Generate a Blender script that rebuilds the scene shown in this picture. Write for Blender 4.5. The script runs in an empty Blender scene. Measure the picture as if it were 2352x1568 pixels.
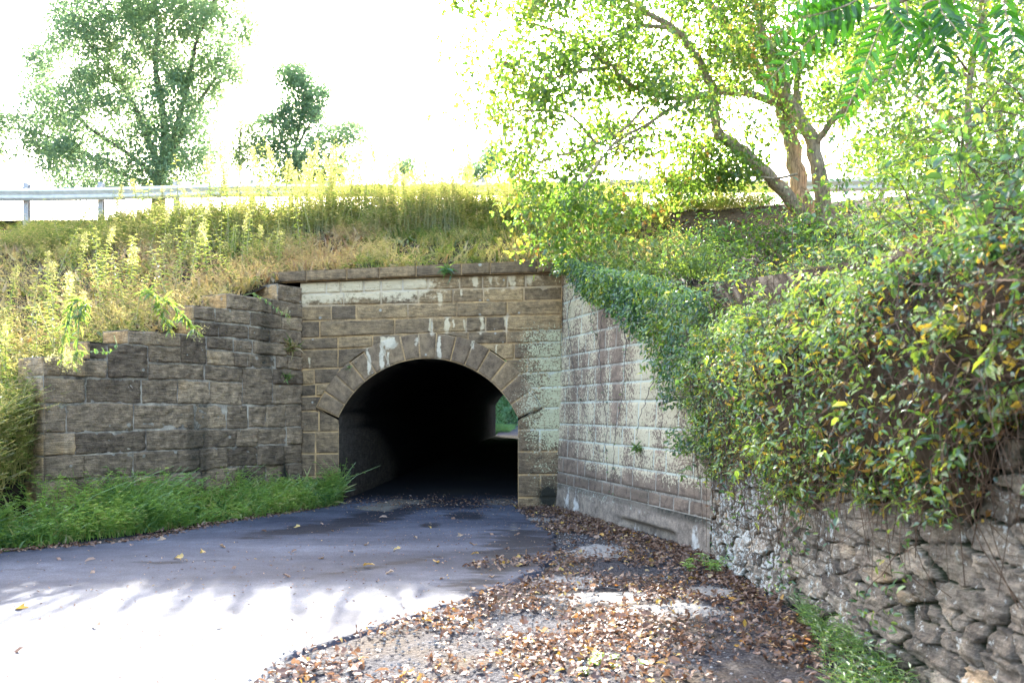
import bpy, math
import numpy as np
rng = np.random.default_rng(11)
SC = bpy.context.scene
COL = SC.collection
# ---------------------------------------------------------------- survey: image measurements -> metres
FL, CX, HY, EYE = 1960.0, 1176.0, 940.0, 1.75
def P(x, y, D):
    return np.array([(x - CX) / FL * D, D, EYE + (HY - y) / FL * D])
def R(a): return math.radians(a)
# ---------------------------------------------------------------- noise
def _h(ix, iy, iz, seed):
    h = (ix.astype(np.int64) * 73856093) ^ (iy.astype(np.int64) * 19349663) ^ (iz.astype(np.int64) * 83492791) ^ (seed * 2654435761)
    h &= 0xffffffff
    h = ((h ^ (h >> 13)) * 1274126177) & 0xffffffff
    h ^= (h >> 16)
    return h / 4294967296.0
def vnoise(p, s=1.0, seed=0):
    p = np.asarray(p, float) * s
    i = np.floor(p).astype(np.int64); f = p - i; f = f * f * (3 - 2 * f)
    out = 0
    for a in (0, 1):
        for b in (0, 1):
            for c in (0, 1):
                w = (f[:, 0] if a else 1 - f[:, 0]) * (f[:, 1] if b else 1 - f[:, 1]) * (f[:, 2] if c else 1 - f[:, 2])
                out = out + w * _h(i[:, 0] + a, i[:, 1] + b, i[:, 2] + c, seed)
    return out
def fbm(p, s=1.0, seed=0, o=4):
    t = 0; a = 1; n = 0
    for k in range(o):
        t = t + a * vnoise(p, s * 2 ** k, seed + k * 17); n += a; a *= .5
    return t / n
def f2(x, y, s=1, seed=0, o=3):
    x = np.atleast_1d(np.asarray(x, float)); y = np.broadcast_to(np.asarray(y, float), x.shape)
    return fbm(np.stack([x.ravel(), y.ravel(), np.zeros(x.size)], 1), s, seed, o).reshape(x.shape)
def sstep(a, b, x):
    t = np.clip((x - a) / (b - a), 0, 1); return t * t * (3 - 2 * t)
def unit(v):
    v = np.asarray(v, float); return v / np.maximum(np.linalg.norm(v, axis=-1, keepdims=True), 1e-9)
# ---------------------------------------------------------------- mesh helpers
BASE = {}
class Acc:
    def __init__(s): s.V = []; s.Q = []; s.T = []; s.t = []; s.m = []; s.qm = []; s.tm = []; s.n = 0
    def add(s, V, Q=None, T=None, tint=0.5, mi=0, mask=None):
        V = np.asarray(V, float).reshape(-1, 3); k = len(V)
        s.V.append(V)
        s.t.append(np.broadcast_to(np.asarray(tint, float), (k,)))
        s.m.append(np.zeros((k, 3)) if mask is None else np.asarray(mask, float))
        if Q is not None and len(Q):
            Q = np.asarray(Q, np.int64).reshape(-1, 4); s.Q.append(Q + s.n); s.qm.append(np.full(len(Q), mi))
        if T is not None and len(T):
            T = np.asarray(T, np.int64).reshape(-1, 3); s.T.append(T + s.n); s.tm.append(np.full(len(T), mi))
        s.n += k
    def build(s, name, mats, parent=None, base=None, smooth=False, mask=False):
        V = np.concatenate(s.V) if s.V else np.zeros((0, 3))
        Q = np.concatenate(s.Q) if s.Q else np.zeros((0, 4), np.int64)
        T = np.concatenate(s.T) if s.T else np.zeros((0, 3), np.int64)
        if parent is not None: b = BASE[parent.name]
        elif base is not None: b = np.asarray(base, float)
        else: b = np.zeros(3)
        me = bpy.data.meshes.new(name)
        nv, nq, nt = len(V), len(Q), len(T)
        me.vertices.add(nv); me.vertices.foreach_set('co', (V - b).astype(np.float32).ravel())
        me.loops.add(nq * 4 + nt * 3)
        me.loops.foreach_set('vertex_index', np.concatenate([Q.ravel(), T.ravel()]).astype(np.int32))
        me.polygons.add(nq + nt)
        ls = np.concatenate([np.arange(nq) * 4, nq * 4 + np.arange(nt) * 3]).astype(np.int32)
        me.polygons.foreach_set('loop_start', ls)
        mi = np.concatenate([np.concatenate(s.qm) if s.qm else np.zeros(0), np.concatenate(s.tm) if s.tm else np.zeros(0)]).astype(np.int32)
        me.polygons.foreach_set('material_index', mi)
        me.polygons.foreach_set('use_smooth', np.full(nq + nt, smooth, dtype=bool))
        a = me.attributes.new('tint', 'FLOAT', 'POINT'); a.data.foreach_set('value', np.concatenate(s.t).astype(np.float32) if s.t else [])
        if mask:
            a = me.attributes.new('mask', 'FLOAT_VECTOR', 'POINT'); a.data.foreach_set('vector', np.concatenate(s.m).astype(np.float32).ravel())
        for m in (mats if isinstance(mats, (list, tuple)) else [mats]): me.materials.append(m)
        me.update(calc_edges=True); me.validate()
        o = bpy.data.objects.new(name, me); COL.objects.link(o)
        if parent is not None: o.parent = parent
        else: o.location = b
        BASE[o.name] = b
        return o
def tag(o, label=None, cat=None, group=None, kind=None):
    if label: o['label'] = label
    if cat: o['category'] = cat
    if group: o['group'] = group
    if kind: o['kind'] = kind
    return o
def empty(name, loc, label, cat, group=None):
    o = bpy.data.objects.new(name, None); COL.objects.link(o); o.location = loc; o.empty_display_size = .2
    BASE[o.name] = np.asarray(loc, float); return tag(o, label, cat, group)
def copy_tree(o, parent=None):
    c = o.copy(); COL.objects.link(c)
    if parent is not None: c.parent = parent
    for ch in o.children: copy_tree(ch, c)
    return c
def grid_q(nu, nv):
    i = np.arange(nu - 1)[:, None] * nv + np.arange(nv - 1)[None, :]
    return np.stack([i, i + nv, i + nv + 1, i + 1], -1).reshape(-1, 4)
def tube(path, rad, sides=6):
    p = np.asarray(path, float); n = len(p); r = np.broadcast_to(np.asarray(rad, float), (n,))
    t = unit(np.gradient(p, axis=0)); ref = np.array([.31, .2, .93]); ref2 = np.array([1., .1, 0])
    a = np.cross(t, ref); bad = np.linalg.norm(a, axis=1) < .25
    a[bad] = np.cross(t[bad], ref2); a = unit(a); b = np.cross(t, a)
    an = np.arange(sides) / sides * 2 * np.pi
    V = p[:, None, :] + r[:, None, None] * (np.cos(an)[None, :, None] * a[:, None, :] + np.sin(an)[None, :, None] * b[:, None, :])
    i = np.arange(n - 1)[:, None] * sides; j = np.arange(sides)[None, :]; k = (j + 1) % sides
    Q = np.stack([i + j, i + k, i + sides + k, i + sides + j], -1).reshape(-1, 4)
    return V.reshape(-1, 3), Q
def smooth_path(pts, n=None):
    p = np.asarray(pts, float); m = len(p)
    if n is None: n = max(3, (m - 1) * 4 + 1)
    q = np.concatenate([[2 * p[0] - p[1]], p, [2 * p[-1] - p[-2]]])
    t = np.linspace(0, m - 1, n); i = np.minimum(t.astype(int), m - 2); f = (t - i)[:, None]
    a, b, c, d = q[i], q[i + 1], q[i + 2], q[i + 3]
    return .5 * (2 * b + (c - a) * f + (2 * a - 5 * b + 4 * c - d) * f ** 2 + (3 * b - a - 3 * c + d) * f ** 3)
# leaf templates: (along, across, up)
T4 = (np.array([[0, 0, 0], [.42, .5, .07], [1, 0, -.04], [.42, -.5, .07]]), None, np.array([[0, 1, 2], [0, 2, 3]]))
T8 = (np.array([[0, 0, 0], [.22, .36, .06], [.62, .40, .05], [1, 0, -.1], [.62, -.40, .05], [.22, -.36, .06], [.25, 0, -.02], [.64, 0, -.03]]),
      np.array([[6, 1, 2, 7], [6, 7, 4, 5]]), np.array([[0, 1, 6], [0, 6, 5], [7, 2, 3], [7, 3, 4]]))
TM = (np.array([[0, 0, 0], [.10, .34, .03], [.38, .50, .09], [.48, .24, .05], [.75, .34, .02], [1.0, 0, -.14], [.75, -.34, .02], [.48, -.24, .05], [.38, -.50, .09], [.10, -.34, .03], [.45, 0, -.02]]),
      None, np.array([[10, 0, 1], [10, 1, 2], [10, 2, 3], [10, 3, 4], [10, 4, 5], [10, 5, 6], [10, 6, 7], [10, 7, 8], [10, 8, 9], [10, 9, 0]]))
def leaves(acc, pos, d, up, L, W, tint, tpl=T4, mi=0, curl=0.0):
    pos = np.asarray(pos, float); N = len(pos)
    if N == 0: return
    t = unit(d); b = np.cross(np.broadcast_to(up, t.shape), t)
    bad = np.linalg.norm(b, axis=1) < .05; b[bad] = np.cross(np.array([.3, .9, .2]), t[bad]); b = unit(b); n = np.cross(t, b)
    Tv, Q, T = tpl; k = len(Tv)
    L = np.broadcast_to(np.asarray(L, float), (N,)); W = np.broadcast_to(np.asarray(W, float), (N,)); cu = np.broadcast_to(np.asarray(curl, float), (N,))
    up_ = Tv[None, :, 2] - cu[:, None] * (Tv[None, :, 0] ** 2) + np.abs(cu[:, None]) * .8 * Tv[None, :, 1] ** 2
    V = pos[:, None, :] + (L[:, None] * Tv[None, :, 0])[..., None] * t[:, None, :] + (W[:, None] * Tv[None, :, 1])[..., None] * b[:, None, :] + (L[:, None] * up_)[..., None] * n[:, None, :]
    off = (np.arange(N) * k)[:, None, None]
    acc.add(V.reshape(-1, 3), None if Q is None else (Q[None] + off).reshape(-1, 4), (T[None] + off).reshape(-1, 3), np.repeat(np.broadcast_to(tint, (N,)), k), mi)
def rdir(n, zb=0.0, zs=1.0):
    v = rng.normal(size=(n, 3)); v[:, 2] = v[:, 2] * zs + zb; return unit(v)
# ---------------------------------------------------------------- materials
def new_mat(name):
    m = bpy.data.materials.new(name); m.use_nodes = True
    nt = m.node_tree; nt.nodes.clear(); return m, nt
def N(nt, t, **kw):
    n = nt.nodes.new(t)
    for k, v in kw.items():
        if k.startswith('i_'): n.inputs[k[2:].replace('_', ' ')].default_value = v
        else: setattr(n, k, v)
    return n
def lk(nt, a, b): nt.links.new(a, b)
def math_n(nt, op, a, b=None, clamp=False):
    n = nt.nodes.new('ShaderNodeMath'); n.operation = op; n.use_clamp = clamp
    for i, v in enumerate((a, b)):
        if v is None: continue
        if isinstance(v, (int, float)): n.inputs[i].default_value = v
        else: lk(nt, v, n.inputs[i])
    return n.outputs[0]
def mapr(nt, v, a, b, c=0.0, d=1.0):
    n = nt.nodes.new('ShaderNodeMapRange'); lk(nt, v, n.inputs[0])
    for i, x in enumerate((a, b, c, d)): n.inputs[i + 1].default_value = x
    return n.outputs[0]
def mixc(nt, f, a, b, mode='MIX'):
    n = nt.nodes.new('ShaderNodeMix'); n.data_type = 'RGBA'; n.blend_type = mode
    for sock, v in ((n.inputs[0], f), (n.inputs[6], a), (n.inputs[7], b)):
        if isinstance(v, (int, float)): sock.default_value = v
        elif isinstance(v, tuple): sock.default_value = (*v, 1) if len(v) == 3 else v
        else: lk(nt, v, sock)
    return n.outputs[2]
def noise(nt, vec, scale, detail=4, rough=.55, sc3=None):
    if sc3 is not None:
        mp = N(nt, 'ShaderNodeMapping'); mp.inputs['Scale'].default_value = sc3; lk(nt, vec, mp.inputs[0]); vec = mp.outputs[0]
    n = N(nt, 'ShaderNodeTexNoise'); n.inputs['Scale'].default_value = scale; n.inputs['Detail'].default_value = detail; n.inputs['Roughness'].default_value = rough
    lk(nt, vec, n.inputs['Vector']); return n.outputs[0]
def finish(nt, col, rough=.85, bump=None, bs=.5, bd=.02, spec=.3):
    b = N(nt, 'ShaderNodeBsdfPrincipled'); o = N(nt, 'ShaderNodeOutputMaterial')
    if isinstance(col, tuple): b.inputs['Base Color'].default_value = (*col, 1)
    else: lk(nt, col, b.inputs['Base Color'])
    if isinstance(rough, (int, float)): b.inputs['Roughness'].default_value = rough
    else: lk(nt, rough, b.inputs['Roughness'])
    b.inputs['Specular IOR Level'].default_value = spec
    if bump is not None:
        bn = N(nt, 'ShaderNodeBump'); bn.inputs['Strength'].default_value = bs; bn.inputs['Distance'].default_value = bd
        lk(nt, bump, bn.inputs['Height']); lk(nt, bn.outputs[0], b.inputs['Normal'])
    lk(nt, b.outputs[0], o.inputs[0]); return b
def attr(nt, name): return N(nt, 'ShaderNodeAttribute', attribute_name=name)
def ramp(nt, f, stops):
    n = N(nt, 'ShaderNodeValToRGB'); e = n.color_ramp.elements
    while len(e) < len(stops): e.new(.5)
    for el, (p, c) in zip(e, stops): el.position = p; el.color = (*c, 1)
    lk(nt, f, n.inputs[0]); return n.outputs[0]
def stone_mat(name, stops, strata=1.0, lichen_col=(.52, .53, .42), lich_scale=24, white=(.62, .55, .42), bump=.6, moss_shade=(.025, .024, .018), spots=.0, sz=14):
    m, nt = new_mat(name); tc = N(nt, 'ShaderNodeTexCoord').outputs['Object']
    t = attr(nt, 'tint').outputs['Fac']; mk = attr(nt, 'mask'); sp = N(nt, 'ShaderNodeSeparateXYZ'); lk(nt, mk.outputs['Vector'], sp.inputs[0])
    n1 = noise(nt, tc, 2.2, 5, .6); n2 = noise(nt, tc, 9, 6, .65, (1, 1, 1.0)); n3 = noise(nt, tc, 5, 5, .6, (1, 1, sz)); n4 = noise(nt, tc, 60, 3, .6)
    tt = math_n(nt, 'ADD', t, math_n(nt, 'MULTIPLY', math_n(nt, 'SUBTRACT', n1, .5), 1.0), True)
    col = ramp(nt, tt, stops)
    col = mixc(nt, 1.0, col, mixc(nt, mapr(nt, n2, .25, .75), (.42, .42, .44), (1.5, 1.45, 1.38)), 'MULTIPLY')
    col = mixc(nt, strata, col, mixc(nt, mapr(nt, n3, .3, .7), (.48, .48, .50), (1.4, 1.37, 1.33)), 'MULTIPLY')
    col = mixc(nt, .6, col, mixc(nt, mapr(nt, n4, .3, .7), (.6, .6, .6), (1.4, 1.4, 1.4)), 'MULTIPLY')
    if spots > 0:
        vo = N(nt, 'ShaderNodeTexVoronoi'); vo.inputs['Scale'].default_value = 7; lk(nt, tc, vo.inputs['Vector'])
        sepc = N(nt, 'ShaderNodeSeparateColor'); lk(nt, vo.outputs['Color'], sepc.inputs[0])
        rad = mapr(nt, sepc.outputs[0], .72, 1.0, 0.0, .23)
        fs = math_n(nt, 'MULTIPLY', math_n(nt, 'LESS_THAN', vo.outputs['Distance'], rad), spots)
        col = mixc(nt, fs, col, (.36, .34, .28))
    wf = math_n(nt, 'MULTIPLY', mapr(nt, math_n(nt, 'ADD', sp.outputs[0], math_n(nt, 'MULTIPLY', math_n(nt, 'SUBTRACT', n2, .5), 1.7)), .36, .66), .85)
    col = mixc(nt, wf, col, white)
    nl = noise(nt, tc, lich_scale, 6, .7); nl2 = noise(nt, tc, 3.0, 3, .5)
    lv = math_n(nt, 'ADD', sp.outputs[1], math_n(nt, 'MULTIPLY', math_n(nt, 'SUBTRACT', nl2, .5), .5))
    lf = mapr(nt, math_n(nt, 'SUBTRACT', math_n(nt, 'ADD', nl, math_n(nt, 'MULTIPLY', lv, .42)), .76), -.015, .035)
    lf = math_n(nt, 'MULTIPLY', lf, mapr(nt, sp.outputs[1], 0.02, .12))
    col = mixc(nt, math_n(nt, 'MULTIPLY', lf, .92), col, lichen_col)
    mf = mapr(nt, math_n(nt, 'ADD', sp.outputs[2], math_n(nt, 'MULTIPLY', math_n(nt, 'SUBTRACT', n2, .5), .8)), .35, .7)
    col = mixc(nt, mf, col, moss_shade)
    hb = math_n(nt, 'ADD', math_n(nt, 'ADD', n2, math_n(nt, 'MULTIPLY', n3, strata)), math_n(nt, 'MULTIPLY', n4, .35))
    finish(nt, col, .9, hb, bump, .03, .2); return m
def leaf_mat(name, stops, trans=.5, gloss=.06, tr_gain=(1.9, 1.9, 1.2), rough=.4):
    m, nt = new_mat(name); t = attr(nt, 'tint').outputs['Fac']
    col = ramp(nt, t, stops); tcol = mixc(nt, 1.0, col, tr_gain, 'MULTIPLY')
    d = N(nt, 'ShaderNodeBsdfDiffuse'); lk(nt, col, d.inputs[0]); tr = N(nt, 'ShaderNodeBsdfTranslucent'); lk(nt, tcol, tr.inputs[0])
    g = N(nt, 'ShaderNodeBsdfGlossy'); g.inputs['Roughness'].default_value = rough; g.inputs[0].default_value = (.9, .95, 1, 1)
    a = N(nt, 'ShaderNodeMixShader'); a.inputs[0].default_value = trans; lk(nt, d.outputs[0], a.inputs[1]); lk(nt, tr.outputs[0], a.inputs[2])
    b = N(nt, 'ShaderNodeMixShader'); b.inputs[0].default_value = gloss; lk(nt, a.outputs[0], b.inputs[1]); lk(nt, g.outputs[0], b.inputs[2])
    o = N(nt, 'ShaderNodeOutputMaterial'); lk(nt, b.outputs[0], o.inputs[0]); return m
def flat_mat(name, c, rough=.8, spec=.3, var=.35, sc=12, metal=0, sc3=None, bump=.3):
    m, nt = new_mat(name); tc = N(nt, 'ShaderNodeTexCoord').outputs['Object']
    n = noise(nt, tc, sc, 5, .6, sc3)
    col = mixc(nt, 1.0, c, mixc(nt, mapr(nt, n, .25, .75), (1 - var,) * 3, (1 + var,) * 3), 'MULTIPLY')
    b = finish(nt, col, rough, n, bump, .01, spec); b.inputs['Metallic'].default_value = metal; return m
M = {}
M['portal'] = stone_mat('weathered portal stone', [(0, (.095, .072, .048)), (.3, (.165, .121, .076)), (.7, (.28, .197, .107)), (1, (.38, .265, .135))], .8, (.50, .48, .30), 34, (.64, .52, .33), .8, spots=.8, sz=10)
M['vous'] = stone_mat('dressed ring stone', [(0, (.125, .089, .06)), (.5, (.205, .147, .092)), (1, (.27, .19, .105))], .4, (.5, .48, .32), 34, (.62, .53, .38), .5, spots=.8, sz=1.0)
M['wing'] = stone_mat('dark quarry-faced stone', [(0, (.15, .112, .075)), (.4, (.265, .198, .128)), (.75, (.39, .29, .182)), (1, (.50, .32, .14))], 1.0, (.45, .45, .40), 26, (.5, .46, .38), 1.0, spots=.6, sz=16)
M['pale'] = stone_mat('lichen-bleached stone', [(0, (.155, .117, .088)), (.5, (.225, .17, .126)), (1, (.30, .225, .165))], .35, (.56, .485, .32), 26, (.62, .6, .52), .35, moss_shade=(.035, .035, .025), sz=4)
M['rubble'] = stone_mat('rough fieldstone', [(0, (.12, .10, .08)), (.4, (.22, .185, .145)), (.75, (.34, .29, .225)), (1, (.37, .27, .17))], .8, (.50, .50, .45), 15, (.5, .46, .38), 1.0, moss_shade=(.03, .035, .018), sz=7)
def mortar_mat(name, c, c2, lich=(.52, .53, .42), white=(.6, .54, .42), moss_shade=(.03, .028, .02)):
    m, nt = new_mat(name); tc = N(nt, 'ShaderNodeTexCoord').outputs['Object']
    n = noise(nt, tc, 3.2, 6, .7); n2 = noise(nt, tc, 50, 3, .6); n3 = noise(nt, tc, 24, 6, .7)
    mk = attr(nt, 'mask'); sp = N(nt, 'ShaderNodeSeparateXYZ'); lk(nt, mk.outputs['Vector'], sp.inputs[0])
    col = mixc(nt, mapr(nt, n, .35, .65), c, c2); col = mixc(nt, .5, col, mixc(nt, n2, (.5,) * 3, (1.5,) * 3), 'MULTIPLY')
    col = mixc(nt, math_n(nt, 'MULTIPLY', sp.outputs[0], .8), col, white)
    col = mixc(nt, mapr(nt, math_n(nt, 'ADD', n3, math_n(nt, 'MULTIPLY', sp.outputs[1], .5)), .74, .84), col, lich)
    col = mixc(nt, mapr(nt, math_n(nt, 'ADD', sp.outputs[2], math_n(nt, 'MULTIPLY', math_n(nt, 'SUBTRACT', n3, .5), .8)), .3, .6), col, moss_shade)
    finish(nt, col, .95, n2, .4, .01, .1); return m
M['mortar_tan'] = mortar_mat('ochre lime mortar', (.52, .33, .15), (.24, .17, .10))
M['mortar_grey'] = mortar_mat('pale grey mortar', (.46, .39, .29), (.085, .072, .058))
M['mortar_white'] = mortar_mat('whitish mortar', (.40, .36, .285), (.24, .205, .165))
M['mortar_dark'] = mortar_mat('dark joint earth', (.05, .042, .033), (.10, .085, .065))
# asphalt
def asphalt():
    m, nt = new_mat('worn asphalt'); tc = N(nt, 'ShaderNodeTexCoord').outputs['Object']
    n1 = noise(nt, tc, .55, 4, .55, (.45, 1.6, 1)); n2 = noise(nt, tc, 5, 4, .6); n3 = noise(nt, tc, 140, 2, .6); n4 = noise(nt, tc, 2.4, 7, .68, (.5, 1.7, 1))
    mk = attr(nt, 'mask'); sp = N(nt, 'ShaderNodeSeparateXYZ'); lk(nt, mk.outputs['Vector'], sp.inputs[0])
    col = mixc(nt, mapr(nt, n1, .35, .65), (.027, .032, .049), (.072, .080, .105))
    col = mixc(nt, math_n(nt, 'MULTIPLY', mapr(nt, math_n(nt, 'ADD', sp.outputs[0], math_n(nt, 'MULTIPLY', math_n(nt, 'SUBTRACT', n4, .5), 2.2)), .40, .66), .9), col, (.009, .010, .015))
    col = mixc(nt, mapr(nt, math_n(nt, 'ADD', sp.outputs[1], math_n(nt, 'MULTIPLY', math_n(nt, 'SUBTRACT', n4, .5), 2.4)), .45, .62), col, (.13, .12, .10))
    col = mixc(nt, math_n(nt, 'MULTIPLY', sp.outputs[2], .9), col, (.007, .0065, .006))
    col = mixc(nt, .75, col, mixc(nt, mapr(nt, n3, .3, .7), (.55,) * 3, (1.5, 1.5, 1.5)), 'MULTIPLY')
    col = mixc(nt, .5, col, mixc(nt, mapr(nt, n2, .3, .7), (.6,) * 3, (1.4,) * 3), 'MULTIPLY')
    n5 = noise(nt, tc, 34, 3, .75)
    col = mixc(nt, 1.0, col, mixc(nt, mapr(nt, n5, .3, .7), (.68,) * 3, (1.32,) * 3), 'MULTIPLY')
    finish(nt, col, .8, n3, .55, .006, .2); return m
M['asphalt'] = asphalt()
def gravel():
    m, nt = new_mat('grey gravel and grit'); tc = N(nt, 'ShaderNodeTexCoord').outputs['Object']
    vo = N(nt, 'ShaderNodeTexVoronoi'); vo.inputs['Scale'].default_value = 42; lk(nt, tc, vo.inputs['Vector'])
    sc = N(nt, 'ShaderNodeSeparateColor'); lk(nt, vo.outputs['Color'], sc.inputs[0])
    n1 = noise(nt, tc, .8, 5, .6); n2 = noise(nt, tc, 30, 4, .6)
    mk = attr(nt, 'mask'); sp = N(nt, 'ShaderNodeSeparateXYZ'); lk(nt, mk.outputs['Vector'], sp.inputs[0])
    col = mixc(nt, sc.outputs[0], (.022, .022, .026), (.075, .074, .080))
    col = mixc(nt, mapr(nt, n1, .45, .65), col, (.075, .06, .045))
    col = mixc(nt, mapr(nt, math_n(nt, 'ADD', sp.outputs[0], math_n(nt, 'MULTIPLY', math_n(nt, 'SUBTRACT', noise(nt, tc, 3.0, 7, .68), .5), 2.6)), .42, .56), col, mixc(nt, n2, (.18, .172, .16), (.30, .288, .27)))
    h = math_n(nt, 'SUBTRACT', 1.0, vo.outputs['Distance'])
    finish(nt, col, .95, h, .7, .015, .03); return m
M['gravel'] = gravel()
M['soil'] = flat_mat('leafy brown soil', (.036, .026, .017), .95, .1, .6, 7, bump=.8)
M['earth'] = flat_mat('meadow ground', (.07, .075, .035), .95, .1, .5, 3)
M['thatch'] = flat_mat('dark tangled vine thatch', (.060, .043, .028), .95, .1, .7, 16, sc3=(1, 1, .45), bump=1.0)
M['bark'] = flat_mat('ridged grey-brown bark', (.30, .225, .15), .9, .15, .75, 26, sc3=(1, 1, .18), bump=1.0)
M['bark_dark'] = flat_mat('dark bark', (.14, .115, .10), .9, .15, .5, 22, sc3=(1, 1, .2), bump=.8)
M['twig'] = flat_mat('brown vine stem', (.11, .07, .045), .85, .2, .5, 20)
M['straw'] = flat_mat('pale straw stem', (.36, .33, .16), .8, .2, .3, 20)
M['green_stem'] = flat_mat('green stem', (.16, .22, .06), .7, .3, .3, 20)
M['galv'] = flat_mat('galvanised steel', (.62, .60, .55), .55, .4, .15, 8, metal=.25)
M['post'] = flat_mat('weathered steel post', (.33, .33, .33), .6, .4, .3, 9, metal=.3)
M['tunnel_shade'] = stone_mat('tunnel stone with painted shade', [(0, (.055, .046, .036)), (.5, (.095, .08, .062)), (1, (.14, .112, .085))], .7, moss_shade=(.004, .004, .004), sz=8)  # near-black overlay colour is painted shade for the tunnel interior
M['concrete'] = stone_mat('weathered concrete footing', [(0, (.16, .135, .105)), (.5, (.26, .215, .17)), (1, (.32, .27, .21))], .2, white=(.6, .58, .52), moss_shade=(.03, .03, .022), sz=2)
G = lambda *s: list(s)
M['maple'] = leaf_mat('maple leaf', [(0, (.028, .072, .018)), (.4, (.060, .118, .022)), (.75, (.115, .175, .026)), (.93, (.25, .25, .04)), (1, (.28, .14, .035))], .54, .05, (1.6, 1.8, 1.1))
M['samara'] = leaf_mat('maple samaras', [(0, (.38, .38, .20)), (1, (.48, .40, .26))], .5, .03, (1.5, 1.5, 1.2))
M['locust'] = leaf_mat('small tree leaf', [(0, (.085, .155, .095)), (.6, (.15, .225, .12)), (1, (.25, .29, .13))], .56, .03, (1.7, 1.75, 1.5))
M['vine'] = leaf_mat('vine leaf', [(0, (.018, .055, .02)), (.35, (.06, .135, .03)), (.75, (.22, .31, .045)), (.9, (.46, .44, .05)), (.96, (.48, .35, .05)), (1, (.20, .09, .035))], .45, .07, rough=.3)
M['grass'] = leaf_mat('lush grass blade', [(0, (.06, .135, .04)), (.5, (.19, .31, .068)), (.85, (.34, .40, .10)), (1, (.40, .37, .17))], .4, .06)
M['dry'] = leaf_mat('bank grass and weeds', [(0, (.06, .11, .025)), (.3, (.14, .19, .045)), (.55, (.31, .28, .11)), (.8, (.47, .36, .25)), (1, (.30, .19, .13))], .45, .04)
M['weed'] = leaf_mat('weed leaf', [(0, (.055, .11, .022)), (.5, (.14, .20, .04)), (1, (.32, .33, .10))], .5, .06)
M['far_leaf'] = leaf_mat('far shaded leaf', [(0, (.06, .16, .09)), (.6, (.16, .32, .14)), (1, (.34, .46, .12))], .25, .05)
M['plume'] = leaf_mat('seed plume', [(0, (.30, .31, .11)), (1, (.52, .46, .25))], .5, .02, (1.4, 1.4, 1.2))
M['heaven'] = leaf_mat('smooth leaflet', [(0, (.016, .070, .006)), (1, (.036, .12, .009))], .26, .04, (1.2, 1.4, .5))
M['litter'] = leaf_mat('fallen leaf', [(0, (.065, .036, .024)), (.45, (.15, .082, .052)), (.72, (.24, .15, .10)), (.88, (.36, .26, .17)), (.95, (.44, .30, .05)), (1, (.42, .16, .03))], .2, .04, (1.3, 1.2, 1))
# ---------------------------------------------------------------- world, sun, camera
SUN_EL, SUN_AZ = 31.0, -8.0     # azimuth from +Y, negative to the left
w = bpy.data.worlds.new('World'); SC.world = w; w.use_nodes = True
nt = w.node_tree; bg = nt.nodes['Background']; sky = nt.nodes.new('ShaderNodeTexSky'); sky.sky_type = 'NISHITA'; sky.sun_disc = False
sky.sun_elevation = R(SUN_EL); sky.sun_rotation = R(SUN_AZ); sky.air_density = 1.0; sky.dust_density = 5.0; sky.ozone_density = .8
nt.links.new(sky.outputs[0], bg.inputs[0]); bg.inputs[1].default_value = .15
sl = bpy.data.lights.new('sun', 'SUN'); sl.energy = 4.2; sl.angle = R(.53); sl.color = (1, .95, .86)
so = bpy.data.objects.new('sun', sl); COL.objects.link(so); so.location = (-6, 30, 25)
from mathutils import Vector
sd = Vector((math.sin(R(SUN_AZ)) * math.cos(R(SUN_EL)), math.cos(R(SUN_AZ)) * math.cos(R(SUN_EL)), math.sin(R(SUN_EL))))
so.rotation_euler = sd.to_track_quat('Z', 'Y').to_euler()
cd = bpy.data.cameras.new('camera'); cam = bpy.data.objects.new('camera', cd); COL.objects.link(cam); SC.camera = cam
cam.location = (0, 0, EYE); cam.rotation_euler = (R(90), 0, 0)
cd.sensor_width = 36; cd.lens = 30; cd.shift_y = (HY - 784) / 2352; cd.clip_end = 3000; cd.clip_start = .05
cd.dof.use_dof = True; cd.dof.focus_distance = 15.5; cd.dof.aperture_fstop = 2.8
SC.view_settings.view_transform = 'Standard'; SC.view_settings.look = 'None'; SC.view_settings.gamma = 1; SC.view_settings.exposure = 3.4
SC.cycles.max_bounces = 7; SC.cycles.diffuse_bounces = 4; SC.cycles.transmission_bounces = 4; SC.cycles.use_denoising = True
SC.cycles.sample_clamp_indirect = 8
# ---------------------------------------------------------------- walls: plan
PA, PB = np.array([-3.95, 16.0]), np.array([.80, 15.4]); PL = np.linalg.norm(PB - PA); PU = (PB - PA) / PL; PN = np.array([PU[1], -PU[0]])
WA, WB = np.array([-3.95, 16.0]), np.array([-6.5, 11.8]); WL = np.linalg.norm(WB - WA); WU = (WB - WA) / WL; WN = np.array([-WU[1], WU[0]])
RA, RB = np.array([.80, 15.4]), np.array([2.38, 10.24]); RL = np.linalg.norm(RB - RA); RU = (RB - RA) / RL; RN = np.array([RU[1], -RU[0]])
KA, KB = np.array([2.40, 10.22]), np.array([2.52, -2.0]); KL = np.linalg.norm(KB - KA); KU = (KB - KA) / KL; KN = np.array([KU[1], -KU[0]])
def hit(A, U, x, y):      # where the sight line through a measured point meets the wall plane
    k = (x - CX) / FL
    u = (k * A[1] - A[0]) / (U[0] - k * U[1]); D = A[1] + u * U[1]
    return u, EYE + (HY - y) / FL * D
def wallmap(A, U, Nn, batter=0.0):
    def f(u, z, d):
        u, z, d = np.broadcast_arrays(u, z, d); dd = d - batter * z
        return np.stack([A[0] + U[0] * u + Nn[0] * dd, A[1] + U[1] * u + Nn[1] * dd, z], -1)
    return f
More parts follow.
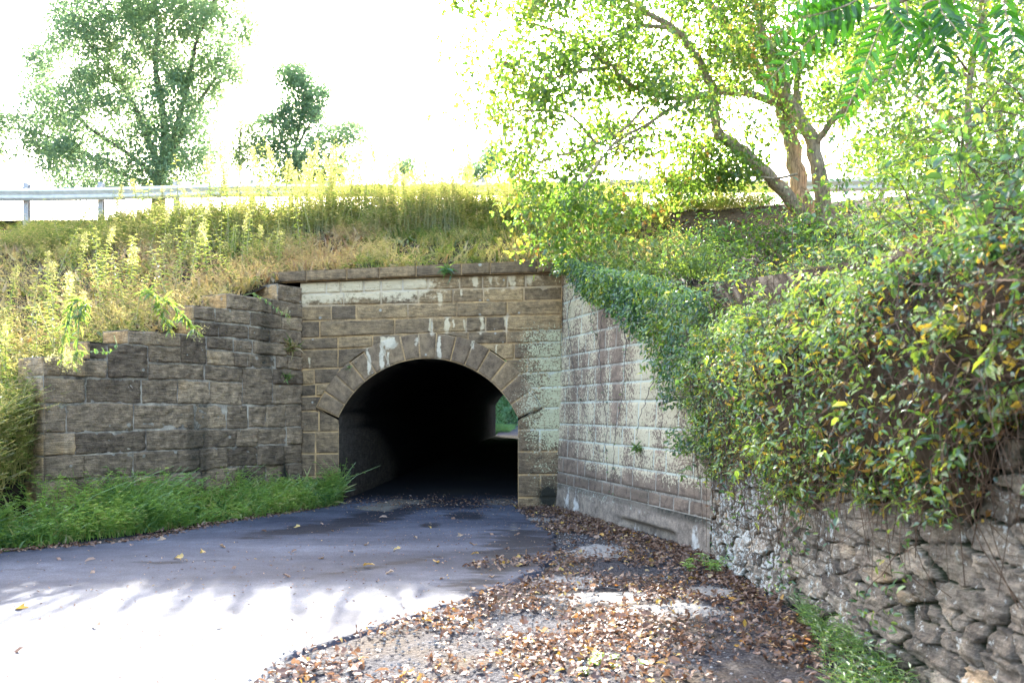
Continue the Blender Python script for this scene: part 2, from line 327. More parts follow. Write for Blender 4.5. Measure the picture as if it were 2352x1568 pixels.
class Masonry:
    def __init__(s, M, maskf=None, clip=None, seed=0):
        s.a = Acc(); s.M = M; s.maskf = maskf; s.clip = clip; s.k = seed
    def stone(s, u0, u1, zb, zt, prot=.015, amp=.02, res=.022, gap=.008, wob=.007, tint=.5, e=.010, mortar=True, gL=None, gR=None, mort_d=0.0, M=None, mi=0, back=-.02, clip=True, ns=9.):
        s.k += 1; M = M or s.M
        zb_ = zb if callable(zb) else (lambda u, c=zb: np.full_like(u, c)); zt_ = zt if callable(zt) else (lambda u, c=zt: np.full_like(u, c))
        w = u1 - u0; h = float(np.mean(zt_(np.array([u0, u1])) - zb_(np.array([u0, u1]))))
        if w < .03 or h < .03: return
        gL = gap if gL is None else gL; gR = gap if gR is None else gR
        nu = max(3, int(w / res)); nz = max(3, int(h / res))
        su = np.concatenate([[gL / w], np.linspace((gL + e) / w, 1 - (gR + e) / w, nu), [1 - gR / w]])
        sz = np.concatenate([[gap / h], np.linspace((gap + e) / h, 1 - (gap + e) / h, nz), [1 - gap / h]])
        S, Tz = np.meshgrid(su, sz, indexing='ij'); U = u0 + S * w; Z = zb_(U) * (1 - Tz) + zt_(U) * Tz
        q = np.stack([U.ravel(), Z.ravel(), np.full(U.size, s.k * 3.7)], 1)
        du = (fbm(q, 5, 3, 3) - .5).reshape(U.shape) * 2 * wob; dz = (fbm(q, 5, 9, 3) - .5).reshape(U.shape) * 2 * wob
        edge = np.minimum(np.minimum(S * w, (1 - S) * w), np.minimum(Tz * h, (1 - Tz) * h))
        rough = (fbm(q * np.array([1, 1.9, 1]), ns, 21, 4) - .5).reshape(U.shape) * 2 * amp + (vnoise(q * np.array([.6, 1, 1]), 2.2, 5) - .5).reshape(U.shape) * amp
        d = prot + rough - .016 * np.exp(-edge / .022)
        d[0, :] = back; d[-1, :] = back; d[:, 0] = back; d[:, -1] = back
        Uo, Zo = U + du, Z + dz
        keep = None
        if s.clip is not None and clip:
            Uo, Zo, ins = s.clip(Uo, Zo)
            if ins.all(): return
            keep = ~(ins[:-1, :-1] & ins[1:, :-1] & ins[1:, 1:] & ins[:-1, 1:])
        Q = grid_q(*U.shape)
        if keep is not None: Q = Q[keep.ravel()]
        mk = s.maskf(U.ravel(), Z.ravel()) if s.maskf else None
        s.a.add(M(Uo, Zo, d).reshape(-1, 3), Q, None, tint, mi, mk)
        if mortar:
            nu = max(2, int(w / .06)); nz = max(2, int(h / .06)); S, Tz = np.meshgrid(np.linspace(0, 1, nu), np.linspace(0, 1, nz), indexing='ij')
            U = u0 + S * w; Z = zb_(U) * (1 - Tz) + zt_(U) * Tz; keep = None
            Uo, Zo = U, Z
            if s.clip is not None and clip:
                Uo, Zo, ins = s.clip(U, Z); keep = ~(ins[:-1, :-1] & ins[1:, :-1] & ins[1:, 1:] & ins[:-1, 1:])
            Q = grid_q(*U.shape)
            if keep is not None: Q = Q[keep.ravel()]
            s.a.add(M(Uo, Zo, mort_d).reshape(-1, 3), Q, None, .5, 1, s.maskf(U.ravel(), Z.ravel()) if s.maskf else None)
# ---------------------------------------------------------------- tunnel portal
def c5(x, y): return (1100 + x / 1.3067) * .57422, (950 + y / 1.3067) * .57422
def pu(x, y): return hit(PA, PU, *c5(x, y))
rows5 = [(178, 149, 120), (237, 208, 186), (297, 272, 256), (358, 345, 327), (438, 420, 405), (527, 500, 482), (588, 566, 545), (690, 657, 625), (770, 735, 700), (832, 806, 782), (908, 899, 890), (1017, 1010, 1003), (1130, 1124, 1117), (1248, 1243, 1237), (1365, 1361, 1357), (1520, 1510, 1500)]
def rowf(r):
    a = [pu(140, r[0]), pu(800, r[1]), pu(1480, r[2])]; us = [p[0] for p in a]; zs = [p[1] for p in a]
    us = [-1.0] + us + [PL + .8]; zs = [zs[0] + (zs[0] - zs[1]) * .4] + zs + [zs[2] + (zs[2] - zs[1]) * .3]
    return lambda u: np.interp(u, us, zs)
ROW = [rowf(r) for r in rows5]
def ux(x, y=700): return pu(x, y)[0]
jl, zl = pu(333, 950); jr, zr = pu(1270, 930); ua, za = pu(800, 632)
zs_ = (zl + zr) / 2; half = (jr - jl) / 2; uc = (jl + jr) / 2; rise = za - zs_
RI = (half ** 2 + rise ** 2) / (2 * rise); zc = za - RI; RE = RI + .475; PHI = math.asin(half / RI)
def clip_arch(U, Z):
    r = np.hypot(U - uc, Z - zc); ang = np.arctan2(np.abs(U - uc), Z - zc)
    ins = (r < RE) & (ang < PHI + .02)
    f = np.where(ins, RE / np.maximum(r, 1e-6), 1.0)
    Uo, Zo = uc + (U - uc) * f, zc + (Z - zc) * f
    jam = (~ins) & (Z < zs_ + .12) & (Z > -1) & (U > jl) & (U < jr)
    Uo = np.where(jam, np.where(U < uc, jl, jr), Uo)
    return Uo, Zo, ins | jam
drips = [(600, 520, 570, 55), (490, 575, 705, 16), (565, 520, 680, 20), (590, 600, 680, 10), (860, 515, 640, 15), (745, 520, 550, 15), (820, 425, 500, 13), (900, 415, 490, 20), (935, 430, 480, 10), (992, 430, 490, 8), (1083, 412, 500, 16), (1208, 412, 485, 15), (975, 272, 310, 10), (1045, 200, 265, 26), (1130, 200, 258, 15), (865, 290, 340, 22), (1028, 540, 572, 14), (1160, 550, 612, 7), (960, 215, 240, 12), (1330, 200, 235, 30), (1240, 195, 255, 30), (185, 628, 660, 7)]
def portal_mask(u, z):
    D = PA[1] + u * PU[1]; X = PA[0] + u * PU[0]
    x = ((CX + X / D * FL) / .57422 - 1100) * 1.3067; y = ((HY - (z - EYE) / D * FL) / .57422 - 950) * 1.3067
    m = np.zeros((len(u), 3)); wn = (f2(u, z, 2.0, 5) - .5); wn2 = (f2(u, z, 7, 8) - .5); wn3 = f2(u * 2.5, z, 9, 13)
    top = 237 - (x - 140) * .038
    band = sstep(165, 60, y - top) * (.80 - .55 * sstep(700, 1000, x)) + wn * .5
    m[:, 0] = np.clip(band, 0, 1) * (y > top - 4) * (y - top < 190)
    for (dx, a, b, wd) in drips:
        g = np.exp(-((x - dx + wn2 * 26) / (wd * .72)) ** 2) * sstep(a - 8, a + 4, y) * sstep(b + 45, b - 25, y) * (.72 + .9 * (wn3 - .35))
        m[:, 0] = np.maximum(m[:, 0], g * 1.05)
    m[:, 1] = np.clip(sstep(1120, 1450, x) * sstep(380, 520, y) * (.66 - .3 * sstep(1010, 1150, y)) + .10 + wn * .18, 0, 1)
    m[:, 2] = np.clip(.75 * np.exp(-((x - 1430) / 45) ** 2) * np.exp(-((y - 1350) / 60) ** 2) + .32 * sstep(.45, .65, f2(u, z * .5, 1.3, 77)) * (y > 330), 0, 1)
    return m
portal = empty('tunnel_portal', (*((PA + PB) / 2), 0.0), 'arched stone tunnel mouth with a ring of wedge stones, between the two flanking walls', 'tunnel')
MP = wallmap(PA, PU, PN)
ms = Masonry(MP, portal_mask, clip_arch, 1)
J = [[140, 270, 345, 465, 555, 668, 800, 965, 1085, 1215, 1310, 1500], [140, 360, 555, 750, 930, 1090, 1300, 1500], [140, 295, 425, 695, 950, 1215, 1500], [140, 235, 625, 820, 1000, 1100, 1210, 1500],
     [140, 330, 510, 800, 1010, 1210, 1500], [140, 330, 520, 800, 1060, 1250, 1500], [140, 205, 340, 520, 1100, 1200, 1318, 1500], [140, 215, 330, 520, 1050, 1270, 1500], [140, 260, 420, 1150, 1335, 1500],
     [140, 230, 333, 1270, 1500], [140, 212, 333, 1270, 1383, 1500], [140, 212, 333, 1270, 1500], [140, 333, 1270, 1387, 1500], [140, 333, 1270, 1500]]
for k, js in enumerate(J):
    zt, zb = ROW[k + 1], ROW[k + 2]
    for a, b in zip(js[:-1], js[1:]):
        if k >= 9 and a == 333: continue
        u0, u1 = ux(a), ux(b)
        if a == 140: u0 = -.02
        gL = gR = None
        if k >= 9 and b == 333: u1 = jl; gR = .0
        if k >= 9 and a == 1270: u0 = jr; gL = .0
        tt = float(np.clip(rng.normal(.45, .22), .05, .9)) if k < 9 else rng.uniform(.2, .5)
        if k < 2: tt = rng.uniform(.5, 1)
        if k == 2 or k == 3: tt = rng.uniform(.25, .95)
        ms.stone(u0, u1, zb, zt, prot=rng.uniform(.012, .038) if k < 9 else .018, amp=.018 if k < 9 else .006, tint=tt, gap=.009, gL=gL, gR=gR, clip=(k < 10), wob=.008 if k < 9 else .003)
ms.a.build('wall', [M['portal'], M['mortar_tan']], portal, smooth=True, mask=True)
# ring of wedge stones
RM = (RI + RE) / 2
def MV(a, r, d):
    a, r, d = np.broadcast_arrays(a, r, d); th = a / RM
    return MP(uc + r * np.sin(th), zc + r * np.cos(th), d)
class VM(Masonry): pass
def vmask(a, r): th = a / RM; return portal_mask(uc + r * np.sin(th), zc + r * np.cos(th))
vs = Masonry(MV, vmask, None, 900)
edges = np.linspace(-PHI, PHI, 16) + np.concatenate([[0], rng.uniform(-.012, .012, 14), [0]])
for a, b in zip(edges[:-1], edges[1:]):
    vs.stone(a * RM, b * RM, RI, RE + rng.uniform(-.02, .03), prot=.035 + rng.uniform(-.006, .012), amp=.006, tint=rng.uniform(.2, .8), gap=.006, wob=.004, mort_d=.012, back=-.01, e=.012)
vs.a.build('arch_ring', [M['vous'], M['mortar_tan']], portal, smooth=True, mask=True)
# cornice
cs = Masonry(MP, portal_mask, None, 500)
def cmask(u, z):
    m = np.zeros((len(u), 3)); m[:, 1] = .10 + .15 * sstep(3, 5, u); return m
cs.maskf = cmask
cj = [-.62, ux(175, 200), ux(385, 190), ux(555, 190), ux(745, 180), ux(980, 160), ux(1130, 160), ux(1375, 150), PL + .75]
MC = lambda u, z, d: MP(u, z, d + .10)
for a, b in zip(cj[:-1], cj[1:]):
    pr = rng.uniform(.0, .02)
    cs.stone(a, b, ROW[1], ROW[0], prot=.03 + pr, amp=.008, tint=rng.uniform(.35, .7), M=MC, mortar=True, gap=.007, wob=.005)
    # top and underside, butted to the face
    for zf, sg, dz in ((ROW[0], 1, -.008), (ROW[1], -1, .008)):
        us = np.linspace(a + .008, b - .008, 12); ds = np.linspace(-.35 if sg > 0 else -.1, .012 + pr, 6)
        U, Dd = np.meshgrid(us, ds, indexing='ij'); cs.a.add(MC(U, zf(U) + dz, Dd).reshape(-1, 3), grid_q(12, 6), None, .5, 0, cmask(U.ravel(), Dd.ravel()))
cs.a.build('cornice', [M['portal'], M['mortar_tan']], portal, smooth=True, mask=True)
# barrel of the tunnel
prof = [(jl, -.4), (jl, .3), (jl, .9), (jl, zl - .05)] + [(uc + RI * math.sin(t), zc + RI * math.cos(t)) for t in np.linspace(-PHI, PHI, 41)] + [(jr, zr - .05), (jr, .9), (jr, .3), (jr, -.4)]
prof = np.array(prof); pp = []
for a, b in zip(prof[:-1], prof[1:]):
    k = max(1, int(np.hypot(*(b - a)) / .12)); pp += [a + (b - a) * i / k for i in range(k)]
prof = np.array(pp + [prof[-1]])
near = MP(prof[:, 0], prof[:, 1], 0.0)
FX0 = (1138 - CX) / FL * 46; far = np.stack([FX0 + (prof[:, 0] - jl) * 1.0, np.full(len(prof), 46.0), prof[:, 1] + .34], 1)
tt = np.concatenate([np.linspace(0, .12, 40)[:-1], np.linspace(.12, 1, 60)])
Vb = near[None] * (1 - tt[:, None, None]) + far[None] * tt[:, None, None]
ctr = np.array([uc, 1.2]); nrm = unit(np.stack([prof[:, 0] - uc, prof[:, 1] - zc], 1)); nrm[prof[:, 1] < zs_] = np.sign(nrm[prof[:, 1] < zs_] * [1, 0])
arc = np.concatenate([[0], np.cumsum(np.hypot(*np.diff(prof, axis=0).T))])
AR, DP = np.meshgrid(arc, tt * 30, indexing='xy')
q = np.stack([AR.ravel(), DP.ravel(), np.zeros(AR.size)], 1)
disp = ((fbm(q, 4, 41) - .5) * .05 + (fbm(q, .8, 42) - .5) * .06).reshape(AR.shape); disp[0] = .0
joint = (np.abs((AR / .3) % 1 - .5) > .44)
disp += joint * .02; disp[0] = 0
Vb[..., 0] += nrm[None, :, 0] * disp; Vb[..., 2] += nrm[None, :, 1] * disp
bm = np.zeros((AR.size, 3)); zz_ = prof[None, :, 1] + 0 * DP; bm[:, 2] = (1.3 * sstep(.0, 5.5, DP - 2.6 * sstep(1.8, .1, zz_)) + .5 * sstep(1.0, 2.2, zz_) + joint * .25 + .2 * (fbm(q * np.array([2.5, .4, 1]), 1.5, 43) - .5).reshape(AR.shape)).ravel()  # painted shade: barrel stone darkens inward and up towards the crown
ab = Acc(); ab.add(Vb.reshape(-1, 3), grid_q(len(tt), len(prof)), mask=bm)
ab.build('barrel_vault', M['tunnel_shade'], portal, smooth=True, mask=True)
# ---------------------------------------------------------------- left stepped wing wall
wl = empty('wing_wall', (*((WA + WB) / 2), 0.0), 'dark stone wall with a stepped top, left of the tunnel mouth behind tall grass', 'wall')
MW = wallmap(WA, WU, WN)
WZ = [-.2, .38, .75, 1.10, 1.42, 1.83, 2.21, 2.48, 2.74, 2.96, 3.20, 3.45, 3.72, 4.03]
steps = []     # (u front corner, top)
for x, y in ((99, 821), (201, 785), (293, 755), (443, 702), (519, 679), (636, 641)): steps.append(hit(WA, WU, x, y))
steps = [(u, WZ[int(np.argmin(np.abs(np.array(WZ) - z)))]) for u, z in steps]
def wtop(u):
    for (us, zt) in steps[::-1]:
        if u <= us + .001: return zt
    return 0
def wing_mask(u, z):
    m = np.zeros((len(u), 3)); m[:, 1] = .05 + .12 * sstep(.5, .8, f2(u, z, 2, 31)); 
    m[:, 0] = .0
    m[:, 2] = .52 * sstep(.5, .72, f2(u * 2.2, z * .35, 1.0, 71)) + .3 * sstep(1.2, .1, u) * sstep(1.6, .4, z)
    return m
mw = Masonry(MW, wing_mask, None, 2000)
def wl_line(k): return lambda x: WZ[k] + (f2(x, WZ[k] * 3, 1.3, 60) - .5) * (.06 if 0 < k < len(WZ) - 1 else .0)
resv = {k: [] for k in range(len(WZ) + 1)}
for k in range(len(WZ) - 1):
    umax = max([us for us, t in steps if t >= WZ[k + 1] - .01], default=0)
    unext = max([us for us, t in steps if k + 2 < len(WZ) and t >= WZ[k + 2] - .01], default=0)
    if umax <= 0: continue
    u = 0.0
    while u < umax - .01:
        blk = [r for r in resv[k] if r[0] - .005 <= u < r[1] - .005]
        if blk: u = blk[0][1]; continue
        lim = min([r[0] for r in resv[k] if r[0] > u] + [umax])
        u2 = u + (rng.uniform(.5, 1.3) if u > 1.6 else rng.uniform(.25, .8))
        if lim - u2 < .24: u2 = lim
        kk = k + 1
        if k + 2 < len(WZ) and u2 <= unext and rng.random() < .16 and WZ[k + 2] - WZ[k] < .66: kk = k + 2; resv[k + 1].append((u, u2))
        mw.stone(u, u2, wl_line(k), wl_line(kk), prot=.012 + abs(rng.normal(0, .022)), amp=.030, tint=float(np.clip(rng.normal(.42, .24), .0, .85)), gap=rng.choice([.003, .005, .009, .016]), wob=.016, gR=.0 if u2 == umax else None, ns=11.)
        u = u2
# end faces and tops of the steps
TH = .62
ordered = sorted(steps, key=lambda s: -s[0])
for i, (us, zt) in enumerate(ordered):
    zlow = -.2 if i == 0 else ordered[i - 1][1]
    E = WA + WU * us
    def ME(t, z, d, E=E):
        t, z, d = np.broadcast_arrays(t, z, d)
        return np.stack([E[0] - WN[0] * t + WU[0] * d, E[1] - WN[1] * t + WU[1] * d, z], -1)
    zz = [z for z in WZ if zlow - .01 <= z <= zt + .01]
    for a, b in zip(zz[:-1], zz[1:]):
        f = lambda x, c=a: np.full_like(x, c); g = lambda x, c=b: np.full_like(x, c)
        mw.stone(-.02, TH, f, g, prot=.012, amp=.014, tint=rng.uniform(.8, 1.0), M=ME, gap=.006, gL=.0, wob=.004)
    unext = ordered[i + 1][0] if i + 1 < len(ordered) else 0
    U, Dd = np.meshgrid(np.linspace(unext, us, max(4, int((us - unext) / .05))), np.linspace(-TH, .02, 14), indexing='ij')
    nz = (f2(U, Dd, 6, 3) - .5) * .03
    mw.a.add(MW(U, zt - .012 + nz, Dd).reshape(-1, 3), grid_q(*U.shape), None, .5, 0, wing_mask(U.ravel(), Dd.ravel() * 0 + zt))
mw.a.build('wall', [M['wing'], M['mortar_grey']], wl, smooth=True, mask=True)
# ---------------------------------------------------------------- right pale wing wall
wr = empty('wing_wall', (*((RA + RB) / 2), 0.0), 'pale lichen-bleached stone wall running forward from the right side of the tunnel mouth', 'wall')
MR = wallmap(RA, RU, RN, .035)
RZ = [.42, .62, .90, 1.21, 1.49, 1.87, 2.15, 2.44, 2.70, 3.02, 3.34, 3.66, 3.97, 4.24]
RT = [(0, 4.24), (.7, 4.24), (.72, 3.97), (1.4, 3.97), (1.45, 3.66), (2.2, 3.66), (2.25, 3.34), (3.2, 3.34), (3.25, 3.02), (4.4, 3.02), (4.45, 2.7), (9, 2.7)]
def rmask(u, z):
    m = np.zeros((len(u), 3))
    st = f2(u * 3.0, z * .12, 1.0, 44); br = f2(u, z, 1.2, 91)
    dark = np.exp(-((u - 2.45 - .05 * (3 - z)) / .22) ** 2) * sstep(1.2, 1.7, z) + .8 * np.exp(-((u - 1.9) / .14) ** 2) * sstep(1.6, 2.2, z) + .7 * sstep(3.15, 3.4, z) * sstep(1.6, 2.2, u)
    m[:, 1] = np.clip(.66 + (st - .5) * .45 + (br - .5) * .45 - .5 * dark - .45 * sstep(.9, .6, z) - .35 * sstep(1.2, .2, u) * sstep(1.4, .9, z), .0, 1)
    base = .52 + .12 * (f2(u, 0, 2.5, 12) - .5) + .06 * u * .3
    m[:, 2] = np.clip(.36 * np.exp(-((z - base) / .26) ** 2) + .12 * sstep(.5, .8, f2(u, z, 1.2, 19)) * sstep(1.8, .8, z) + .6 * dark * .2, 0, 1)
    return m
mr = Masonry(MR, rmask, None, 4000)
for k in range(len(RZ) - 1):
    zb, zt = RZ[k], RZ[k + 1]
    umax = max([u for u, t in RT if t >= zt - .01]); umax = min(umax, RL)
    u = -.15
    while u < umax - .02:
        u2 = u + rng.uniform(.32, .75)
        if umax - u2 < .25: u2 = umax
        mr.stone(u, u2, zb, zt, prot=.008 + rng.uniform(0, .006), amp=.006, tint=rng.uniform(.2, .8), gap=.007, wob=.004, res=.03)
        u = u2
    # step tops
for (u0, t0), (u1, t1) in zip(RT[:-1:2], RT[1::2]):
    U, Dd = np.meshgrid(np.linspace(u0, min(u1, RL), 24), np.linspace(-.6, .01, 10), indexing='ij')
    mr.a.add(MR(U, t0 - .006 + (f2(U, Dd, 6, 3) - .5) * .02, Dd).reshape(-1, 3), grid_q(24, 10), None, .4, 0, rmask(U.ravel(), Dd.ravel() * 0 + 3))
for i in range(1, len(RT) - 1, 2):
    u0 = RT[i][0]; za_, zb_ = RT[i + 1][1], RT[i][1]
    U, Dd = np.meshgrid(np.linspace(za_, zb_, 6), np.linspace(-.6, .01, 8), indexing='ij')
    mr.a.add(MR(np.full_like(U, u0), U, Dd).reshape(-1, 3), grid_q(6, 8), None, .4, 0, rmask(U.ravel() * 0 + u0, U.ravel()))
mr.a.build('wall', [M['pale'], M['mortar_white']], wr, smooth=True, mask=True)
ft = Acc(); U, Z = np.meshgrid(np.linspace(-.1, RL, 140), np.linspace(-.2, .43, 20), indexing='ij')
q = np.stack([U.ravel(), Z.ravel(), U.ravel() * 0], 1); d = .010 + (fbm(q, 3, 6) - .5).reshape(U.shape) * .06
d -= .13 * sstep(.17, .10, Z) * sstep(2.7, 3.0, U) * sstep(4.6, 4.3, U); d[:, -1] = -.03
fm = np.zeros((U.size, 3)); fm[:, 2] = (sstep(.22, .40, Z) * .5 + .35 * (f2(U, Z, 2.2, 88) - .35)).ravel(); fm[:, 1] = (.42 * sstep(.1, .4, Z) * f2(U, Z, 1.5, 95) * 2).ravel(); fm[:, 0] = (.55 * sstep(.70, .80, f2(U * 2, Z * .5, 1.6, 93))).ravel()
ft.add(MR(U, Z, d).reshape(-1, 3), grid_q(*U.shape), mask=fm); ft.build('footing', M['concrete'], wr, smooth=True, mask=True)
# ---------------------------------------------------------------- rubble wall nearest the camera, right
wk = empty('rubble_wall', (*((KA + KB) / 2), 0.0), 'rough fieldstone retaining wall in the right foreground, half hidden by vines', 'wall')
MK = wallmap(KA, KU, KN, .06)
def kmask(u, z):
    m = np.zeros((len(u), 3)); m[:, 1] = np.clip(.30 + .45 * (f2(u, z * .5, 1.1, 14) - .35) + .25 * sstep(5, 1, u) * sstep(1.6, .8, z), 0, .8)
    m[:, 2] = .5 * sstep(.5, .65, f2(u, z, 1.0, 15)) + .35 * sstep(.35, .0, z); return m
cen = []; z_ = -.1
while z_ < 2.7:
    hh_ = rng.choice([.08, .11, .15, .20, .26]); u_ = 0
    while u_ < KL:
        w_ = rng.uniform(1.2, 3.6) * hh_; cen.append((u_ + w_ / 2, z_ + hh_ / 2 + rng.normal(0, hh_ * .16), rng.uniform(0, .04), rng.normal(0, .09), rng.normal(0, .12), np.clip(rng.normal(.45, .27), 0, 1))); u_ += w_
    z_ += hh_
cen = np.array(cen)
KUe = 10.8
U, Z = np.meshgrid(np.linspace(0, KUe, 960), np.linspace(-.2, 2.5, 250), indexing='ij')
wu = (f2(U, Z, 3.0, 301) - .5) * .10 + (f2(U, Z, 14, 303) - .5) * .022; wz = (f2(U, Z, 3.0, 302) - .5) * .10 + (f2(U, Z, 14, 304) - .5) * .022
pu_ = (U + wu).ravel(); pz_ = (Z + wz).ravel(); i1 = np.zeros(pu_.size, int); ed = np.zeros(pu_.size)
for a in range(0, pu_.size, 8000):
    du = (pu_[a:a + 8000, None] - cen[None, :, 0]) * .46; dz = (pz_[a:a + 8000, None] - cen[None, :, 1]) * 1.85; dd = np.hypot(du, dz); o2 = np.argpartition(dd, 2, axis=1)[:, :2]
    d2 = np.take_along_axis(dd, o2, 1); sw = d2[:, 0] > d2[:, 1]; i1[a:a + 8000] = np.where(sw, o2[:, 1], o2[:, 0]); ed[a:a + 8000] = np.abs(d2[:, 0] - d2[:, 1])
q = np.stack([pu_, pz_, cen[i1, 2] * 400], 1)
rough = (fbm(q * np.array([1, 2.2, 1]), 9, 311, 6) - .5) * .085
d = .02 + cen[i1, 2] + cen[i1, 3] * (pu_ - cen[i1, 0]) * .5 + cen[i1, 4] * (pz_ - cen[i1, 1]) + rough
wj = .003 + .016 * vnoise(q, 2.3, 12) ** 2; jt = sstep(wj + .010, wj, ed); d = d * (1 - jt) + (-.03) * jt
km = kmask(U.ravel(), Z.ravel()); km[:, 2] = np.maximum(km[:, 2] * .8, jt * 1.0); km[:, 1] *= 1 - jt
ka = Acc(); ka.add(MK(U.ravel(), Z.ravel(), d), grid_q(*U.shape), None, cen[i1, 5], 0, km)
for (Dd0, Dd1) in ((.03, -.5),):
    Ut, Dt = np.meshgrid(np.linspace(0, KUe, 200), np.linspace(Dd0, Dd1, 10), indexing='ij'); ka.add(MK(Ut, 2.49 + (f2(Ut, Dt, 4, 5) - .5) * .06, Dt).reshape(-1, 3), grid_q(*Ut.shape), None, .4, 0, kmask(Ut.ravel(), 2.5 + 0 * Ut.ravel()))
ka.build('wall', [M['rubble']], wk, smooth=True, mask=True)
# ---------------------------------------------------------------- terrain
def yp(x): return 16.0 - .126 * (x + 3.95)
WALLX = np.array([-60, -8.2, -7.2, -6.75, -4.05, .95, 2.50, 2.66, 2.70, 60]); WALLY = np.array([6, 6.5, 9.5, 12.2, 16.3, 15.85, 10.6, 9.0, -4, -4])
def smax(a, b, k=.5):
    h = np.clip(.5 + .5 * (a - b) / k, 0, 1); return b * (1 - h) + a * h + k * h * (1 - h)
CREST = 6.45
def H(x, y):
    x = np.asarray(x, float); y = np.asarray(y, float)
    z = 4.25 + .5 * (y - yp(x) - .2)
    z = np.where(x < -6.5, z - .5 * sstep(-6.5, -8.0, x) * sstep(13, 9, y), z)
    right = 2.35 + (.62 - .26 * sstep(8.5, 5.5, y)) * (x - 2.6); right = np.where(x > 2.0, right, -5)
    z = np.where(x > 1.5, smax(z, right, .8), z)
    rt = 2.75 * sstep(.8, 2.4, x) - .0
    z = np.where((x > .8) & (x < 2.9), np.maximum(z, rt), z)
    c = CREST + .35 * sstep(4, 9, x)
    z = np.where(z > c - .5, c - .5 * np.exp(-(z - (c - .5)) / .5) , z)
    b = CREST - .5 * np.maximum(0, y - 41); z = np.minimum(z, np.maximum(b, -.3))
    return np.maximum(z + (f2(x, y, .7, 3) - .5) * .30 * sstep(0, .5, z), -.3)
xs = np.concatenate([np.linspace(-60, -9, 30)[:-1], np.linspace(-9, 9, 150)[:-1], np.linspace(9, 60, 30)])
sv = np.concatenate([np.linspace(0, 1, 90)[:-1], np.linspace(1, 2, 60)])
Xg = np.repeat(xs[:, None], len(sv), 1); y0 = np.interp(xs, WALLX, WALLY)[:, None]
S = sv[None, :]; Yg = np.where(S <= 1, y0 + (22 - y0) * S, 22 + (60 - 22) * (S - 1))
Zg = H(Xg, Yg)
Zg = np.where(Xg < -6.7, -.25 + (Zg + .25) * sstep(0, .16, S), Zg)
cut = (Xg > FX0 - .3) & (Xg < FX0 + 3.9) & (Yg > 45.8)
Q = grid_q(*Xg.shape); kc = ~(cut[:-1, :-1] | cut[1:, 1:]); Q = Q[kc.ravel()]
tr = Acc(); tr.add(np.stack([Xg, Yg, Zg], -1).reshape(-1, 3), Q); tag(tr.build('embankment', M['soil'], smooth=True), kind='structure')
# ---------------------------------------------------------------- road
def gp(px, py): D = FL * EYE / (py - HY); return np.array([(px - CX) / FL * D, D])
le = [gp(-700, 1345), gp(0, 1272), gp(300, 1245), gp(500, 1206), gp(700, 1176), gp(768, 1163)]
re = [gp(-500, 2600), gp(350, 1720), gp(600, 1568), gp(720, 1500), gp(900, 1440), gp(1090, 1378), gp(1190, 1340), gp(1258, 1300), gp(1284, 1262), gp(1262, 1228), gp(1215, 1195), gp(1188, 1170)]
le = smooth_path(np.array(le), 120); re = smooth_path(np.array(re), 160)
def resamp(p, n):
    s = np.concatenate([[0], np.cumsum(np.linalg.norm(np.diff(p, axis=0), axis=1))]); t = np.linspace(0, s[-1], n)
    return np.stack([np.interp(t, s, p[:, 0]), np.interp(t, s, p[:, 1])], 1)
n = 260
le = resamp(le, n); re = resamp(re, n)
en = (f2(re[:, 0] * 1.0, re[:, 1], 3.5, 55, 4) - .5) * .26; re[:, 0] += en * sstep(15.3, 14.5, re[:, 1])
le[:, 1] += (f2(le[:, 0], le[:, 1], 4, 56) - .5) * .12
mcol = 140
s = np.linspace(0, 1, mcol)
G2 = le[:, None, :] * (1 - s[None, :, None]) + re[:, None, :] * s[None, :, None]
# continue through the tunnel
axis_l = np.array([near[0, :2], far[0, :2]]); axis_r = np.array([near[-1, :2], far[-1, :2]])
tt2 = np.linspace(.002, 1.0, 60)
tl = axis_l[0] + (axis_l[1] - axis_l[0]) * tt2[:, None]; trr = axis_r[0] + (axis_r[1] - axis_r[0]) * tt2[:, None]
farl = tl[-1] + np.array([[.6, 12.], [2.5, 26.]]); farr = trr[-1] + np.array([[1.0, 12.], [5., 26.]])
tl = np.concatenate([tl, farl]); trr = np.concatenate([trr, farr])
G3 = tl[:, None, :] * (1 - s[None, :, None]) + trr[:, None, :] * s[None, :, None]
G2 = np.concatenate([G2, G3]); RX, RY = G2[..., 0], G2[..., 1]
# ground sheet
gx = np.concatenate([[-900, -200, -60, -20], np.linspace(-9, 5, 141), [20, 60, 200, 900]]); gy = np.concatenate([[-600, -120, -30, -6], np.linspace(0, 18, 181), [30, 60, 200, 1500]])
X, Y = np.meshgrid(gx, gy, indexing='ij'); Z = np.zeros_like(X); inn = (np.abs(X + 2) < 8) & (Y > -1) & (Y < 19)
Z = np.where(inn, (f2(X, Y, 1.2, 7) - .5) * .05 - .012, -.02)
rk = np.argsort(re[:, 1]); rrx = np.interp(Y, re[rk, 1], re[rk, 0]); Z = np.where(inn, Z + .040 * sstep(-.02, .06, X - rrx) * sstep(8.8, 7.9, Y), Z)
slab = [(1330, 1400, 8.0), (1620, 1330, .4)]
mk = np.zeros((X.size, 3))
def blob(px, py, rx, ry):
    D = FL * EYE / (py - HY); c = ((px - CX) / FL * D, D)
    return np.exp(-(((X - c[0]) / rx) ** 2 + ((Y - c[1]) / ry) ** 2))
sl_ = np.maximum.reduce([blob(1380, 1262, .42, .6), blob(1290, 1335, .6, .4), blob(1370, 1375, .55, .32), blob(1560, 1405, .6, .3), blob(1630, 1360, .35, .35), blob(1250, 1190, .35, .25)])
mk[:, 0] = (sl_ * .95).ravel()
gr = Acc(); gr.add(np.stack([X, Y, Z], -1).reshape(-1, 3), grid_q(*X.shape), mask=mk); tag(gr.build('ground', M['gravel'], smooth=True, mask=True), kind='structure')
